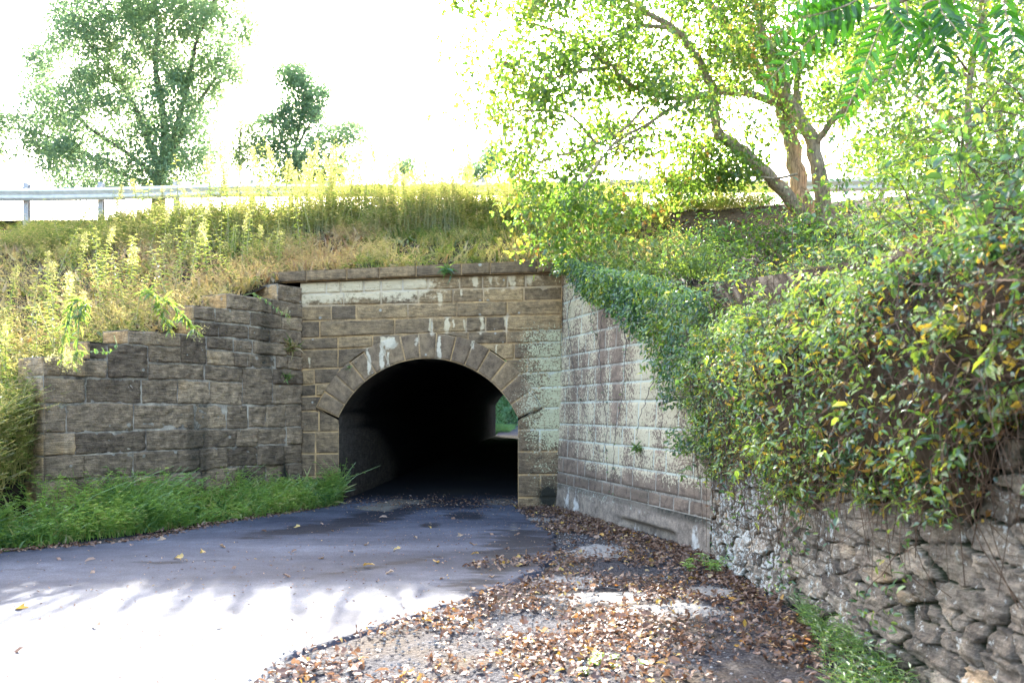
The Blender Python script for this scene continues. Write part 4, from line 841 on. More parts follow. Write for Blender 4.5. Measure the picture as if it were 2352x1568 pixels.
leaves(va, b, unit(np.stack([rng.normal(-.35, .55, n_), rng.normal(0, .6, n_), rng.normal(-.45, .5, n_)], 1)), unit(outw + rng.normal(0, .42, (n_, 3))), rng.uniform(.020, .068, n_) * (1 + .7 * (rng.random(n_) < .10)), rng.uniform(.012, .044, n_), tin, T8, 0, .2)
# loose sprays standing off the mass
for k in range(230):
    y = 2.0 + 8.2 * rng.random(); t0 = rng.uniform(.05, .95); p0 = thatch(np.array([y]), np.array([t0]))[0]; dv = unit(np.array([-rng.uniform(.2, 1), rng.normal(0, .6), rng.uniform(.1, 1.0) * (1 - t0)])); p = [p0]; ln = rng.uniform(.025, .075)
    for q_ in range(10): dv = unit(dv + np.array([0, 0, -.16]) + rng.normal(0, .12, 3)); p.append(p[-1] + dv * ln)
    p = np.array(p); V, Q = tube(p, np.linspace(.004, .0015, 11), 3); va.add(V, Q, None, .5, 1); m = int(rng.integers(8, 24)); q = p[rng.integers(2, 11, m)]; sz = rng.uniform(.6, 1.5)
    leaves(va, q, rdir(m, -.3, .6), unit(rng.normal(0, .4, (m, 3)) + [-.3, -.3, 1]), rng.uniform(.035, .065, m) * sz, rng.uniform(.018, .036, m) * sz, np.clip(rng.uniform(.25, .7) + rng.normal(0, .15, m), 0, .9), T8 if rng.random() < .75 else TM, 0, .2)
n_ = 2600; y = rng.uniform(2, 10.2, n_); t_ = rng.uniform(.3, 1, n_); b = thatch(y, t_) + rng.normal(0, .04, (n_, 3)) + [-.04, 0, 0]; leaves(va, b, rdir(n_, -.5), rdir(n_), rng.uniform(.03, .075, n_), rng.uniform(.02, .05, n_), rng.uniform(.955, 1, n_), T8, 0, rng.normal(.3, .4, n_))
# sparse sprigs lower on the stone
n_ = 1500; y = rng.uniform(3, 10.1, n_); z = rng.uniform(.1, 1.5, n_); k = f2(y * 2.5, z * .6, 1, 145) > .56; y, z = y[k], z[k]; b = np.stack([2.40 - .02 + .06 * z - rng.uniform(.02, .12, len(y)), y, z], 1)
leaves(va, b, rdir(len(b), -.4), np.array([-1, -.3, .4]), rng.uniform(.03, .06, len(b)), rng.uniform(.018, .035, len(b)), np.clip(.4 + rng.normal(0, .25, len(b)), 0, 1), T8)
# over the pale wing wall
n_ = 9500; u = RL * rng.random(n_) ** .75; zt_ = np.interp(u, [0, 1, 2.5, 4, RL], [4.35, 4.15, 3.75, 3.4, 3.0]); hang = np.interp(u, [0, .7, 1.6, 3.0, 3.9, 4.6, RL], [.05, .35, .5, .45, .9, 1.7, 2.1]) * (.5 + f2(u, 0 * u, 2.0, 151))
t_ = rng.random(n_) ** 1.2; z = zt_ + .15 - (hang + .15) * t_; dd = .05 + .38 * rng.random(n_) * (.4 + f2(u, z, 1.3, 153)) ; b = MR(u, z, dd); k = f2(u, z, 1.8, 154) > .28 + .18 * t_; b = b[k]; n_ = len(b)
tin = np.clip(.30 + .9 * (f2(u[k], z[k], 2.5, 156) - .35) + rng.normal(0, .2, n_), 0, .92)
leaves(va, b, unit(np.stack([rng.normal(-.3, .6, n_), rng.normal(-.2, .6, n_), rng.normal(-.4, .5, n_)], 1)), unit(np.stack([rng.normal(-.6, .5, n_), rng.normal(-.5, .5, n_), rng.normal(.8, .3, n_)], 1)), rng.uniform(.04, .10, n_), rng.uniform(.02, .05, n_), tin, T8, 0, .15)
n_ = 5200; x = rng.uniform(2.45, 3.9, n_); y = rng.uniform(8.6, 11.6, n_); c = f2(x * 2, y, 1.2, 158); b = np.stack([x, y, np.maximum(H(x, y), np.where(y < 10.4, 2.62 + .35 * np.clip(x - 2.6, 0, 1), 0)) + .04 + np.clip(c - .25, 0, 1) * .7 * rng.random(n_)], 1)
leaves(va, b, rdir(n_, -.1, .5), unit(rng.normal(0, .45, (n_, 3)) + [-.2, -.4, 1]), rng.uniform(.03, .085, n_), rng.uniform(.018, .045, n_), np.clip(.3 + .8 * (c - .4) + rng.normal(0, .2, n_), 0, .92), T8, 0, .2)
# woody stems of the tangle
for k in range(300):
    y = rng.uniform(2.2, 10.2); z0 = np.interp(y, [2, 6, 10.3], [2.6, 2.65, 2.9]); zl_ = np.interp(y, [2, 4, 6.5, 9, 10.3], [1.3, 1.1, .8, .5, .4]) + rng.uniform(-.3, .9); o = rng.uniform(.02, .38); sh = rng.normal(0, .7)
    p = smooth_path([(2.75, y - sh * .5, z0 + rng.uniform(0, .25)), (2.5 - o * .4, y, z0 - .05), (2.46 - o, y + sh * .5, z0 * .6 + zl_ * .4), (2.42 - o * .5, y + sh, zl_)], 11); p[1:] += rng.normal(0, .035, (10, 3))
    V, Q = tube(p, rng.uniform(.0013, .0035), 3); va.add(V, Q, None, .5, 1)
for k in range(1100):
    y = 2.2 + 8 * rng.random() ** 1.3; z = rng.uniform(.9, 2.5); p0 = thatch(np.array([y]), np.array([rng.uniform(.15, 1.0)]))[0] - [.03, 0, 0]; p = [p0]; dv = unit(np.array([rng.normal(0, .3), rng.normal(0, 1), rng.normal(-.4, .7)]))
    for q_ in range(7): dv = unit(dv + rng.normal(0, .45, 3)); pn = p[-1] + dv * .12; pn[0] = min(pn[0], 2.9); p.append(pn)
    V, Q = tube(np.array(p), rng.uniform(.001, .003), 3); va.add(V, Q, None, .5, 1)
for k in range(420):
    x = 2.5 + 5 * rng.random() ** 1.3; y = rng.uniform(3, 16); a = rng.uniform(0, 6.28); ln = rng.uniform(.4, 1.1); z = float(H(x, y))
    if y < np.interp(x, WALLX, WALLY): continue
    hh = rng.uniform(.2, .75); e = np.array([math.cos(a) * ln - .2, math.sin(a) * ln * .7 - .2]); p = smooth_path([(x, y, z), (x + e[0] * .4, y + e[1] * .4, z + hh), (x + e[0], y + e[1], z + hh * .7)], 12)
    V, Q = tube(p, np.linspace(.006, .002, 12), 3); va.add(V, Q, None, .5, 1)
    q = p[rng.integers(3, 12, 16)]; m = len(q); leaves(va, q, rdir(m, 0, .5), unit(rng.normal(0, .4, (m, 3)) + [0, -.3, 1]), rng.uniform(.045, .085, m), rng.uniform(.022, .042, m), np.clip(.5 + rng.normal(0, .2, m), 0, .95), T8, 0, .15)
tag(va.build('vine_cover', [M['vine'], M['twig'], M['thatch']]), 'tangled leafy vines smothering the right bank and the wall tops', 'vines', kind='stuff')
# individual bare tendrils on the pale wall
for lab, pts, nl in (('thin dark tendril nearest the tunnel corner, hanging down the pale wall', [(1325, 640), (1296, 715), (1306, 800), (1322, 890), (1352, 975), (1378, 1045)], 16), ('straight dark tendril down the middle of the pale wall', [(1382, 690), (1372, 780), (1380, 880), (1392, 970), (1400, 1090)], 18), ('longest leafy tendril reaching the mossy band of the pale wall', [(1420, 720), (1432, 800), (1428, 900), (1415, 1000), (1410, 1130)], 34), ('slanting tendril on the pale wall beside the vine mass', [(1512, 740), (1502, 850), (1480, 930), (1462, 1000)], 14), ('short leafy tendril under the top step of the pale wall', [(1360, 660), (1350, 720), (1362, 780)], 30)):
    p = smooth_path(np.array([MR(*hit(RA, RU, x_, y_), .06) for x_, y_ in pts]), 30); p[1:] += rng.normal(0, .012, (29, 3)); o = empty('hanging_tendril', p[0], lab, 'vine', 'bare tendrils hanging on the pale wall')
    a = Acc(); V, Q = tube(p, np.linspace(.007, .004, 30), 4); a.add(V, Q); a.build('stem', M['bark_dark'], o); a = Acc(); q = p[rng.integers(2, 30, nl)]; q = q + unit(rng.normal(0, 1, q.shape)) * .03
    leaves(a, q, rdir(nl, -.5), np.array([-.9, -.3, .4]), rng.uniform(.03, .06, nl), rng.uniform(.02, .035, nl), np.clip(.2 + rng.normal(0, .2, nl), 0, 1), T8); a.build('leaves', M['vine'], o)
# foreground shrub, right edge of the bank
def shrub(lab, c, r, ncl, nleaf, L, W, mat, tint, name='shrub', tpl=T8, spread=.1, group=None, nst=5):
    c = np.asarray(c, float); limbs = []
    for k in range(nst):
        e = c + rng.normal(0, .45, 3) * np.asarray(r); limbs.append((np.array([[c[0] + rng.normal(0, .08), c[1] + rng.normal(0, .08), c[2] - r[2] - .25], (c + e) / 2 + [0, 0, -.1], e]), .012, .004))
    cls = c + np.clip(rng.normal(0, .5, (ncl, 3)), -1.1, 1.1) * np.asarray(r)
    return tree(name, lab, limbs, cls, nleaf, L, W, spread, mat, M['twig'], lambda p: tint + .3 * (f2(p[:, 0], p[:, 2], 2, 7) - .4), cat='shrub', tpl=tpl, twig=.006, crown='foliage', group=group, base=limbs[0][0][0])
shrub('bluish-green leafy shrub at the right edge, closest to the viewer', (2.75, 4.25, 2.75), (.55, .5, .6), 60, 16, .07, .045, M['vine'], .22)
shrub('green shrub on the bank below the thin young tree', (4.6, 9.5, 4.05), (1.1, .9, .55), 80, 24, .075, .045, M['vine'], .55, spread=.16)
shrub('bright leafy shrub at the foot of the maple stems', (4.3, 14.2, 4.55), (1.5, .8, .45), 80, 26, .08, .05, M['maple'], .5, spread=.18)
shrub('tall yellow-green thicket on the crest right of the maple trunks', (7.9, 16.4, 6.6), (1.6, 1.0, .7), 110, 30, .085, .055, M['maple'], .55, spread=.22)
shrub('leafy thicket at the right edge of the crest behind the thin young tree', (8.6, 13.2, 6.7), (1.8, 1.2, .9), 120, 28, .085, .055, M['vine'], .55, spread=.22)
shrub('low leafy bush at the join between the pale wall and the fieldstone wall', (2.85, 10.9, 3.0), (.5, .8, .35), 70, 26, .06, .03, M['vine'], .45, spread=.14)
shrub('pale bush of narrow leaves spilling over the top of the pale wall', (1.75, 13.6, 3.95), (.6, .7, .4), 60, 30, .09, .028, M['weed'], .35, spread=.14)
shrub('sunlit bush between the pale wall and the leafy bank', (2.9, 12.8, 3.9), (.7, .8, .5), 70, 28, .09, .035, M['weed'], .3, spread=.15)
# ---------------------------------------------------------------- verge grass, left
va2 = Acc()
def verge(n_, x0, x1):
    x = LX(n_, x0, x1); yr = 15.2 + (x + 3.1) * 1.548; yw = np.where(x > -6.5, 16 + (x + 3.95) * 1.647, np.minimum(11.8, yr + 1.3)) ; yw = np.minimum(yw, 15.9); k = yw > yr
    y = yr + (yw - yr) * rng.random(n_); y = y + .04; fr = (y - yr) / np.maximum(.2, yw - yr); return x[k], y[k], fr[k]
x, y, fr = verge(9500, -9.5, -3.15); z = np.where(x < -6.6, np.maximum(H(x, y), 0) * (y > np.interp(x, WALLX, WALLY)), 0)
kv = rng.random(len(x)) < .18 + 3.2 * np.clip(f2(x, y, 1.9, 165, 4) - .34, 0, 1); x, y, z, fr = x[kv], y[kv], z[kv], fr[kv]; h = (.28 + .58 * fr ** .6) * rng.uniform(.6, 1.25, len(x)) * np.clip(-.05 + 2.1 * f2(x, y, 1.1, 161, 4), .25, 1.7); b = np.stack([x, y, z], 1); m = len(b)
stems(va2, b, h, rng.normal(0, .3, (m, 3)) * [1, 1, 0] + np.array([.0, -.15, 0]), 9, .08, .023, np.clip(.38 + 1.3 * (f2(x, y, 1.6, 163) - .47) + rng.normal(0, .12, m), 0, .95), droop=.28, stint=.55, curl=.15)
x, y, fr = verge(3800, -9.5, -3.25); z = np.where(x < -6.6, np.maximum(H(x, y), 0) * (y > np.interp(x, WALLX, WALLY)), 0); b = np.stack([x, y, z], 1); m = len(b); d = unit(np.stack([rng.normal(0, .4, m), rng.normal(-.2, .4, m), np.full(m, .9)], 1))
leaves(va2, b, d, rdir(m), rng.uniform(.2, .55, m) * (.4 + .7 * fr), .009, np.where(rng.random(m) < .25, .95, np.clip(.4 + rng.normal(0, .2, m), 0, 1)), T8, 0, .55)
# tufts at the foot of the fieldstone wall
n_ = 480; y = rng.uniform(4.2, 7.0, n_); x = np.interp(y, [4, 5.2, 6, 7], [1.75, 1.95, 2.15, 2.35]) + rng.random(n_) * .45; x = np.minimum(x, 2.42); b = np.stack([x, y, 0 * x + .02], 1)
stems(va2, b, rng.uniform(.08, .34, n_), rng.normal(0, .4, (n_, 3)) * [1, 1, 0], 7, .06, .013, np.clip(.08 + rng.normal(0, .1, n_), 0, .9), sw=.002)
tag(va2.build('verge_grass', M['grass']), 'lush green grass along the road edge below the dark stepped wall', 'grass', kind='stuff')
# overgrown end of the left wall
oa = Acc(); n_ = 11000; x = -6.62 - 2.8 * rng.random(n_) ** 1.6; y = rng.uniform(7.5, 13.5, n_); z = np.maximum(H(x, y), 0) * rng.uniform(.15, 1, n_) ** .5; b = np.stack([x, y, np.maximum(z, 0)], 1)
stems(oa, b, rng.uniform(.2, .6, n_), rng.normal(0, .35, (n_, 3)) * [1, 1, 0] + np.array([.15, -.15, 0]), 8, .085, .022, np.clip(.3 + .5 * (f2(x, y, 1, 171) - .3) + rng.normal(0, .1, n_), 0, .9), stint=.6)
tag(oa.build('rough_herbage', M['dry']), 'rough yellowing herbage past the outer end of the dark stepped wall', 'grass', kind='stuff')
# ---------------------------------------------------------------- countable weeds
def weed_proto(kind):
    r = empty('tall_weed', (0, 0, 0), 'weed', 'weed'); hh = 1.0
    bend = rng.normal(0, .08, 2); p = smooth_path([(0, 0, -.05), (bend[0] * .4, bend[1] * .4, .5), (bend[0], bend[1], hh)], 12); a = Acc(); V, Q = tube(p, np.linspace(.0065, .003, 12), 4); a.add(V, Q); a.build('stem', M['straw'] if kind < 2 else M['green_stem'], r)
    a = Acc(); k = 44 if kind != 1 else 26; s = np.linspace(.12, .98, k); i = np.minimum((s * 11).astype(int), 10); f = (s * 11 - i)[:, None]; q = p[i] * (1 - f) + p[i + 1] * f; an = np.arange(k) * 2.4
    d = np.stack([np.cos(an), np.sin(an), np.full(k, .35) + rng.normal(0, .2, k)], 1); leaves(a, q, d, np.array([0, 0, 1.0]), (.11 - .05 * s) * rng.uniform(.8, 1.2, k), .024 - .008 * s, np.clip(.35 + .5 * s + rng.normal(0, .12, k), 0, 1), T8, 0, .35); a.build('leaves', M['weed'], r)
    if kind in (0, 2, 3):
        a = Acc(); m = 150
        for br in range(10):
            s = .76 + .024 * br; c0 = p[min(11, int(s * 11))]; an = br * 2.4; ln = .075 * (1 - br / 14); e = np.array([math.cos(an) * ln, math.sin(an) * ln, .06]); t_ = rng.random(15); q = c0 + t_[:, None] * e + rng.normal(0, .008, (15, 3)); q[:, 2] += .02 * np.sin(t_ * 3)
            leaves(a, q, rdir(15, .5), rdir(15), .028, .014, rng.random(15), T4)
        q = p[rng.integers(8, 12, 40)] + rng.normal(0, .018, (40, 3)); leaves(a, q, rdir(40, .5), rdir(40), .03, .015, rng.random(40), T4); a.build('blossom', M['plume'], r)
    return r
protos = [weed_proto(k) for k in range(4)]; used = [False] * 4
def put_weed(x, y, hgt, lab, group, k=None):
    k = int(rng.choice(4, p=[.12, .6, .1, .18])) if k is None else k; o = protos[k] if not used[k] else copy_tree(protos[k]); used[k] = True
    o.location = (x, y, float(H(x, y))); o.rotation_euler = (rng.normal(0, .14), rng.normal(0, .14), rng.uniform(0, 6.28)); sc = rng.uniform(.8, 1.7); o.scale = (sc, sc, hgt); tag(o, lab, 'weed', group)
for k in range(200):
    x = rng.uniform(-10.5, 2.2); x = x if rng.random() < .4 else rng.normal(-4.2, 2.2); put_weed(x, rng.uniform(19.0, 20.9), rng.uniform(.7, 1.75) * (1.2 if -7.6 < x < -1 else .7), 'tall sun-bleached weed in the dense row along the embankment crest', 'weeds along the embankment crest')
for k in range(135):
    x = min(rng.normal(-7.2, 1.3), -4.3); y = rng.uniform(np.interp(x, WALLX, WALLY) + .6, 18.5); put_weed(x, y, rng.uniform(.6, 1.25), 'leafy pale-stemmed weed standing on the slope above the dark stepped wall', 'weeds on the slope above the stepped wall', int(rng.choice(3, p=[.15, .72, .13])))
# drooping plants over the stepped wall
def droop(lab, pts, D, L, W, nl, mat, flower=None, rad=.007):
    p = smooth_path(Pv(pts, D), 24); o = empty('drooping_plant', p[0], lab, 'plant'); a = Acc(); V, Q = tube(p, np.linspace(rad, rad * .4, 24), 5); a.add(V, Q); a.build('stem', M['green_stem'], o)
    a = Acc(); i = rng.integers(4, 23, nl); t = unit(np.gradient(p, axis=0)); d = unit(t[i] * .6 + rdir(nl, -.2, .6)); leaves(a, p[i], d, unit(rng.normal(0, .4, (nl, 3)) + [0, -.3, 1]), L * rng.uniform(.7, 1.2, nl), W, np.clip(.4 + rng.normal(0, .2, nl), 0, 1), T8, 0, .2); a.build('leaves', mat, o)
    if flower:
        a = Acc(); m = flower
        for j in range(9):
            c = p[-1] - t[-1] * rng.uniform(0, .16) + rng.normal(0, .06, 3); V, Q = tube(np.array([p[-3], (p[-3] + c) / 2 + [0, 0, .01], c]), .003, 3); a.add(V, Q)
            q = c + rng.normal(0, .03, (m, 3)); leaves(a, q, rdir(m), rdir(m), .018, .012, rng.random(m), T4)
        a.build('blossom', M['plume'], o)
droop('pale plant with white flower clusters drooping over the lowest step of the dark wall', [(196, 700), (185, 690), (165, 705), (150, 760), (140, 840)], [12.2, 12.1, 12.0, 11.8, 11.7], .17, .042, 46, M['weed'], 44, .011)
droop('second white-flowered stem drooping beside its twin over the dark wall end', [(210, 705), (195, 700), (182, 730), (178, 790), (168, 838)], [12.3, 12.1, 11.9, 11.7, 11.7], .17, .042, 46, M['weed'], 44, .011)
droop('arching leafy plant with fine buds hanging over the middle step of the dark wall', [(300, 690), (330, 672), (380, 690), (425, 730), (460, 768)], [13.6, 13.4, 13.2, 13.1, 13.1], .18, .045, 70, M['weed'], 12)
droop('green stem with lance leaves hanging over the dark wall near its middle', [(330, 690), (345, 670), (365, 700), (380, 735), (392, 765)], [13.6, 13.5, 13.3, 13.2, 13.2], .16, .04, 50, M['weed'], 6)
droop('slender single stem leaning over the dark wall close to the portal', [(550, 682), (580, 674), (610, 690), (640, 712), (668, 728)], [15.2, 15.1, 15, 15, 15.1], .08, .022, 30, M['grass'], 8, .005)
droop('small leafy creeper trailing across the second step of the dark wall', [(262, 770), (268, 800), (240, 808), (205, 806), (180, 812)], [12.2, 12.0, 11.95, 11.85, 11.8], .06, .04, 34, M['grass'], None, .005)
def tuft(lab, x, y, D, n_, L, mat, tint, dn=.2):
    c = P(x, y, D); o = empty('grass_tuft', c, lab, 'grass tuft'); a = Acc(); leaves(a, c + rng.normal(0, .02, (n_, 3)), unit(np.stack([rng.normal(0, .6, n_), rng.normal(-.5, .3, n_), rng.normal(dn, .5, n_)], 1)), rdir(n_), L * rng.uniform(.5, 1.2, n_), .012, np.clip(tint + rng.normal(0, .2, n_), 0, 1), T8, 0, .5); a.build('blades', mat, o)
tuft('reddish grass tuft rooted in a high joint of the dark wall near the portal', 668, 800, 15.7, 90, .22, M['dry'], .6)
tuft('small green grass tuft in a joint of the dark wall below the reddish one', 656, 868, 15.6, 30, .16, M['grass'], .4)
tuft('tiny grass tuft growing at the left shoulder of the arch ring', 802, 845, 15.75, 20, .08, M['grass'], .3)
tuft('sprig of green leaves sprouting from the coping above the arch', 1030, 620, 15.5, 40, .2, M['grass'], .25, -.3)
tuft('dark weed rooted in the mossy face of the pale wall', 1462, 1030, 12.15, 40, .12, M['grass'], .2, 0)
def leafy(lab, x, y, n_, hgt, mat, L, W, tint):
    o = empty('leafy_weed', (x, y, 0), lab, 'weed'); a = Acc(); b = np.stack([rng.normal(x, .12, n_), rng.normal(y, .12, n_), np.zeros(n_)], 1); stems(a, b, hgt * rng.uniform(.6, 1.1, n_), rng.normal(0, .3, (n_, 3)) * [1, 1, 0], 14, L, W, tint, tpl=T8, stint=.5, curl=.2); a.build('leaves', mat, o)
leafy('tall leafy weed against the foot of the dark stepped wall', -5.25, 13.4, 14, 1.15, M['grass'], .09, .04, .28)
leafy('broad blue-green leaves poking out of the verge near the left edge', -5.9, 11.9, 7, .6, M['grass'], .16, .06, .12)
leafy('broad-leaved green weed in the middle of the road verge', -5.0, 12.9, 7, .55, M['grass'], .14, .055, .15)
leafy('yellow-green broad-leaved weed at the portal end of the verge', -3.9, 15.0, 7, .5, M['grass'], .13, .07, .75)
leafy('small clover-like sprout in the leafy gravel at the bottom of the picture', .68, 5.75, 8, .12, M['grass'], .045, .04, .7)
leafy('green sprouting weed at the base of the fieldstone wall corner', 2.18, 9.3, 10, .22, M['grass'], .07, .025, .35)
# ---------------------------------------------------------------- guardrail
ga = empty('guardrail', (-4, 20.8, CREST), 'galvanised highway guardrail with steel posts along the top of the embankment', 'guardrail')
def gl(x): return np.array([x, 20.75 - .045 * (x + 4)])
prf = [(0, .155), (.03, .15), (.075, .10), (.08, .07), (.03, .02), (0, 0), (.03, -.02), (.08, -.07), (.075, -.10), (.03, -.15), (0, -.155)]
xr = np.arange(-16, 11.5, .25); a = Acc(); zc_ = CREST + .62
def rail(xa, dy, flip=False):
    xx_ = np.arange(xa[0], xa[1] + .01, .25); V = np.array([[[x_, gl(x_)[1] - o_ - dy, zc_ + z_ + .02 * math.sin(x_ * .7)] for o_, z_ in prf] for x_ in xx_]); a.add(V.reshape(-1, 3), grid_q(len(xx_), len(prf)))
for k, x0 in enumerate(np.arange(-19.7, 10, 3.8)): rail((x0, x0 + 4.0), .004 * (k % 2) + .004)
a.build('rail', M['galv'], ga, smooth=False)
def bx(ac, x0, x1, y0, y1, z0, z1):
    V = [(x_, y_, z_) for x_ in (x0, x1) for y_ in (y0, y1) for z_ in (z0, z1)]; ac.add(V, [(0, 1, 3, 2), (4, 6, 7, 5), (0, 4, 5, 1), (2, 3, 7, 6), (0, 2, 6, 4), (1, 5, 7, 3)])
pa = Acc(); bx(pa, -.06, .06, .10, .115, -1, .93); bx(pa, -.06, .06, .21, .225, -1, .93); bx(pa, -.006, .006, .1155, .2095, -1, .929); bx(pa, -.055, .055, .005, .098, .48, .80)
BASE_G = BASE['guardrail']; pm = None
for x_ in np.arange(-17.8, 11, 1.9):
    if pm is None:
        pm = pa.build('post', M['post'], None); pm.parent = ga; o = pm
    else: o = pm.copy(); COL.objects.link(o)
    o.location = (x_ - BASE_G[0], gl(x_)[1] - BASE_G[1], 0)
# ---------------------------------------------------------------- far end of the tunnel
fa = Acc(); n_ = 34000; x = rng.uniform(-4, 5, n_); y = 57 + rng.uniform(-3, 5, n_) - .5 * np.abs(x); z = .5 + rng.random(n_) ** .9 * 9.0; k = ~((x > FX0 + 1.2 + (y - 46) * .12) & (z < 3.5) & (y < 64) & (x < 6)); b = np.stack([x, y, z], 1)[k]; n_ = len(b)
leaves(fa, b, rdir(n_), unit(rng.normal(0, .5, (n_, 3)) + [0, -.3, 1]), .22, .14, np.clip(.3 + .6 * (f2(b[:, 0], b[:, 2], .8, 181) - .3), 0, .85), T4)
n_ = 3500; x = rng.uniform(-3, 2.2, n_); y = rng.uniform(48, 56, n_); k = x < FX0 + .5 + (y - 46) * .10; b = np.stack([x, y, .3 + 0 * x], 1)[k]; stems(fa, b, .7 * rng.uniform(.5, 1.2, len(b)), rng.normal(0, .3, (len(b), 3)) * [1, 1, 0], 7, .14, .03, .5)
tag(fa.build('far_thicket', M['far_leaf']), 'green thicket seen through the far end of the tunnel', 'thicket', kind='stuff')
fb = Acc(); X, Y = np.meshgrid(np.linspace(-9, 13, 30), np.linspace(50, 80, 40), indexing='ij'); Zh = .28 + np.maximum(0, Y - 59 - .25 * np.maximum(0, X)) * 1.15 + (f2(X, Y, .5, 6) - .5) * .8 * (Y > 60); Zh = np.minimum(Zh, 18.3); fb.add(np.stack([X, Y, Zh], -1).reshape(-1, 3), grid_q(*X.shape)); tag(fb.build('sun_block_hill', M['earth'], smooth=True), kind='structure')  # added hill, shaped tall to keep sun off the tunnel exit floor
# ---------------------------------------------------------------- fallen leaves, pebbles
def road_right(y): k = np.argsort(re[:, 1]); return np.interp(y, re[k, 1], re[k, 0])
n_ = 95000; x = rng.uniform(-3.2, 2.5, n_); y = 4.0 + 11.3 * rng.random(n_); rr = road_right(y); off = x - rr; wallx = np.where(y > 10.24, .80 + (15.4 - y) * .3062, 2.4) - .02
dens = np.clip(.34 + 2.6 * (f2(x, y, 1.3, 191, 4) - .44), 0.02, 1) * sstep(-.15, .25, off); dens = np.maximum(dens, .75 * np.exp(-((y - 9.6 - .35 * x) / .22) ** 2) * (off > -.85)); dens = np.maximum(dens * 1.0, .9 * sstep(.9, .2, wallx - x) * sstep(7.5, 9, y) * sstep(0, .2, off + .2))
px_ = CX + x / y * FL; py_ = HY + FL * EYE / y
for (a_, b_, c_, d_) in ((1380, 1262, 45, 26), (1300, 1335, 80, 14), (1370, 1372, 80, 16), (1560, 1405, 110, 16), (1640, 1365, 60, 16), (1200, 1440, 120, 30), (1090, 1500, 60, 40)): dens *= 1 - .93 * np.exp(-(((px_ - a_) / c_) ** 2 + ((py_ - b_) / d_) ** 2) ** 2)
k = (x < wallx) & (rng.random(n_) < dens * .62); x, y = x[k], y[k]; n_ = len(x); b = np.stack([x, y, .008 + .03 * rng.random(n_) + np.where(x < road_right(y), .035, .045 * sstep(8.9, 7.9, y))], 1)
tin = np.clip(rng.beta(1.8, 2.0, n_) * .9, 0, .9); yl = rng.random(n_) < .06; tin[yl] = rng.uniform(.9, 1, yl.sum())
fl_ = Acc(); t1 = rng.random(n_) < .55; L = rng.uniform(.022, .066, n_) * (1 + .5 * (rng.random(n_) < .08))
for sel, tp, wr_ in ((t1, T8, .62), (~t1, TM, .95)): leaves(fl_, b[sel], rdir(sel.sum(), 0, .3), unit(rng.normal(0, .38, (sel.sum(), 3)) + [0, 0, 1]), L[sel], L[sel] * wr_, tin[sel], tp, 0, rng.normal(.15, .3, sel.sum()))
tag(fl_.build('leaf_litter', M['litter']), 'dense brown fallen leaves drifted over the gravel between road and right-hand walls', 'leaf litter', kind='stuff')
# edge litter along the verge
ea = Acc(); i = rng.integers(5, n - 1, 900); b = np.concatenate([le[np.minimum(i, len(le) - 1)] + rng.normal(0, .09, (900, 2)), np.full((900, 1), .045)], 1); leaves(ea, b, rdir(900, 0, .3), unit(rng.normal(0, .35, (900, 3)) + [0, 0, 1]), rng.uniform(.04, .09, 900), rng.uniform(.02, .05, 900), np.clip(rng.beta(2, 2, 900) * .9, 0, 1), T8, 0, .2)
tag(ea.build('edge_litter', M['litter']), 'thin line of fallen leaves along the left road edge below the grass', 'leaf litter', kind='stuff')
# scattered single leaves on the asphalt
sp_ = [(220, 1293), (465, 1272), (682, 1272), (905, 1323), (1020, 1338), (1100, 1280), (1078, 1256), (845, 1258), (735, 1208), (985, 1216), (648, 1330), (378, 1243), (760, 1225), (920, 1268), (1170, 1266), (1130, 1335), (215, 1320), (40, 1408), (55, 1502), (505, 1262), (600, 1225), (835, 1310), (1040, 1195), (1150, 1290), (300, 1262), (420, 1290), (540, 1310), (950, 1240), (890, 1195), (1000, 1300), (1230, 1290), (1085, 1360), (800, 1275), (690, 1215), (1125, 1232), (230, 1450), (500, 1450), (655, 1180), (1195, 1232), (1060, 1235), (870, 1345), (1200, 1305), (130, 1290), (740, 1290), (1010, 1262)]
lp = []
for v in range(4):
    a = Acc(); leaves(a, np.zeros((1, 3)), np.array([[1., 0, .05]]), np.array([[.1, .2, 1]]), .1, .075 if v % 2 else .06, (.75, .93, .6, .85)[v], TM if v % 2 else T8, 0, .25 + .1 * v); lp.append(a.build('fallen_leaf', M['litter']))
for j, (x_, y_) in enumerate(sp_):
    v = j % 4; o = lp[v] if j < 4 else lp[v].copy()
    if j >= 4: COL.objects.link(o)
    g = gp(x_, y_); o.location = (g[0], g[1], .052); o.rotation_euler = (rng.normal(0, .2), rng.normal(0, .2), rng.uniform(0, 6.28)); s_ = rng.uniform(.7, 1.3); o.scale = (s_,) * 3
    tag(o, 'single curled leaf lying on the bare grey asphalt', 'leaf', 'single leaves scattered on the road')
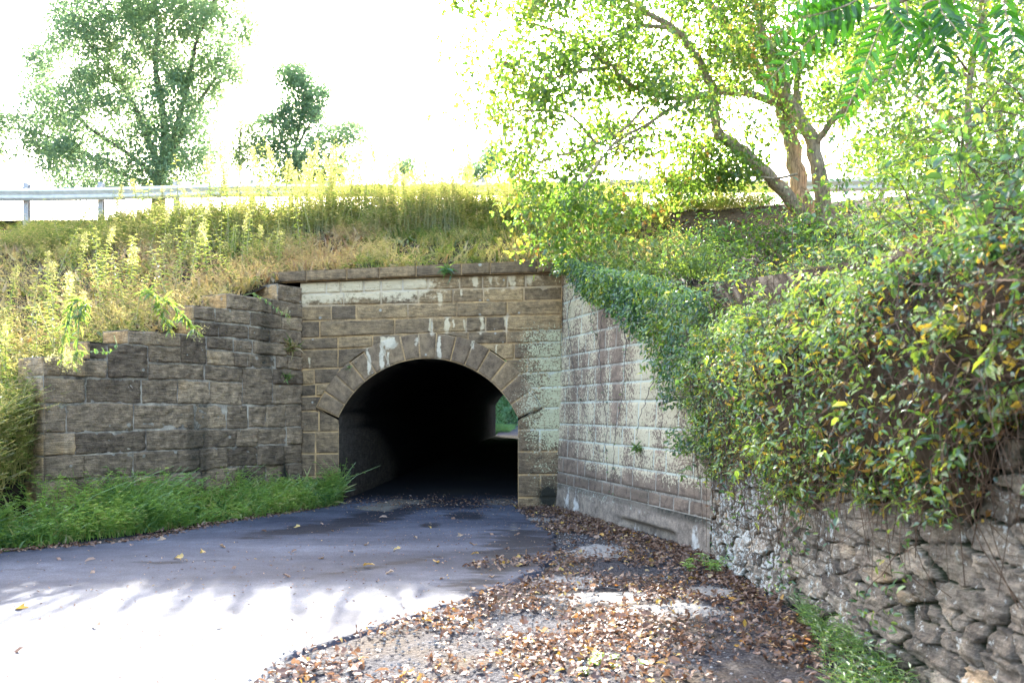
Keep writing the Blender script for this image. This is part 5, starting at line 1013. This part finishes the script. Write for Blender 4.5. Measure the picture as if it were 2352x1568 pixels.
da = Acc(); n_ = 1500; i = rng.integers(20, 255, n_); t_ = rng.beta(2.2, 1.3, n_); g = G2[i, (t_ * 139).astype(int)]; b = np.concatenate([g + rng.normal(0, .05, (n_, 2)), np.full((n_, 1), .046)], 1); leaves(da, b, rdir(n_, 0, .1), unit(rng.normal(0, .25, (n_, 3)) + [0, 0, 1]), rng.uniform(.012, .04, n_), rng.uniform(.006, .02, n_), np.clip(rng.beta(2, 1.6, n_), 0, .93), T4, 0, .2)
tag(da.build('leaf_crumbs', M['litter']), 'small crumbs of leaf and twig strewn on the asphalt', 'debris', kind='stuff')
da = Acc(); n_ = 900; x = rng.uniform(-3.2, .7, n_); y = 15.7 + rng.normal(0, .55, n_); b = np.stack([x, y, np.full(n_, .05) + np.maximum(0, y - 15.6) * .0112], 1); leaves(da, b, rdir(n_, 0, .1), unit(rng.normal(0, .3, (n_, 3)) + [0, 0, 1]), rng.uniform(.02, .07, n_), rng.uniform(.012, .04, n_), np.clip(rng.beta(2, 2, n_), 0, .9), T8, 0, .2)
tag(da.build('tunnel_debris', M['litter']), 'band of leaves and dirt lying across the tunnel mouth', 'debris', kind='stuff')
# gravel stones
pb = Acc(); n_ = 5200; x = rng.uniform(-2.8, 2.3, n_); y = 4.2 + 8.0 * rng.random(n_); off = x - road_right(y); k = (off > -.12) & (x < 2.35) & (f2(x, y, .9, 201) > .40); x, y = x[k], y[k]; n_ = len(x); r = rng.uniform(.006, .017, n_)
oc = np.array([[1, 0, 0], [0, 1, 0], [-1, 0, 0], [0, -1, 0], [0, 0, .8], [0, 0, -.8]]); of = np.array([[0, 1, 4], [1, 2, 4], [2, 3, 4], [3, 0, 4], [1, 0, 5], [2, 1, 5], [3, 2, 5], [0, 3, 5]])
V = np.stack([x, y, r * .4 + .028 * sstep(8.8, 7.9, y)], 1)[:, None] + oc[None] * r[:, None, None] * rng.uniform(.6, 1.3, (n_, 6, 1)); pb.add(V.reshape(-1, 3), None, (of[None] + (np.arange(n_) * 6)[:, None, None]).reshape(-1, 3))
tag(pb.build('loose_gravel', flat_mat('loose stones', (.20, .195, .19), .9, .2, .5, 30)), 'loose grey gravel at the ragged road edge', 'gravel', kind='stuff')
bpy.context.view_layer.update()
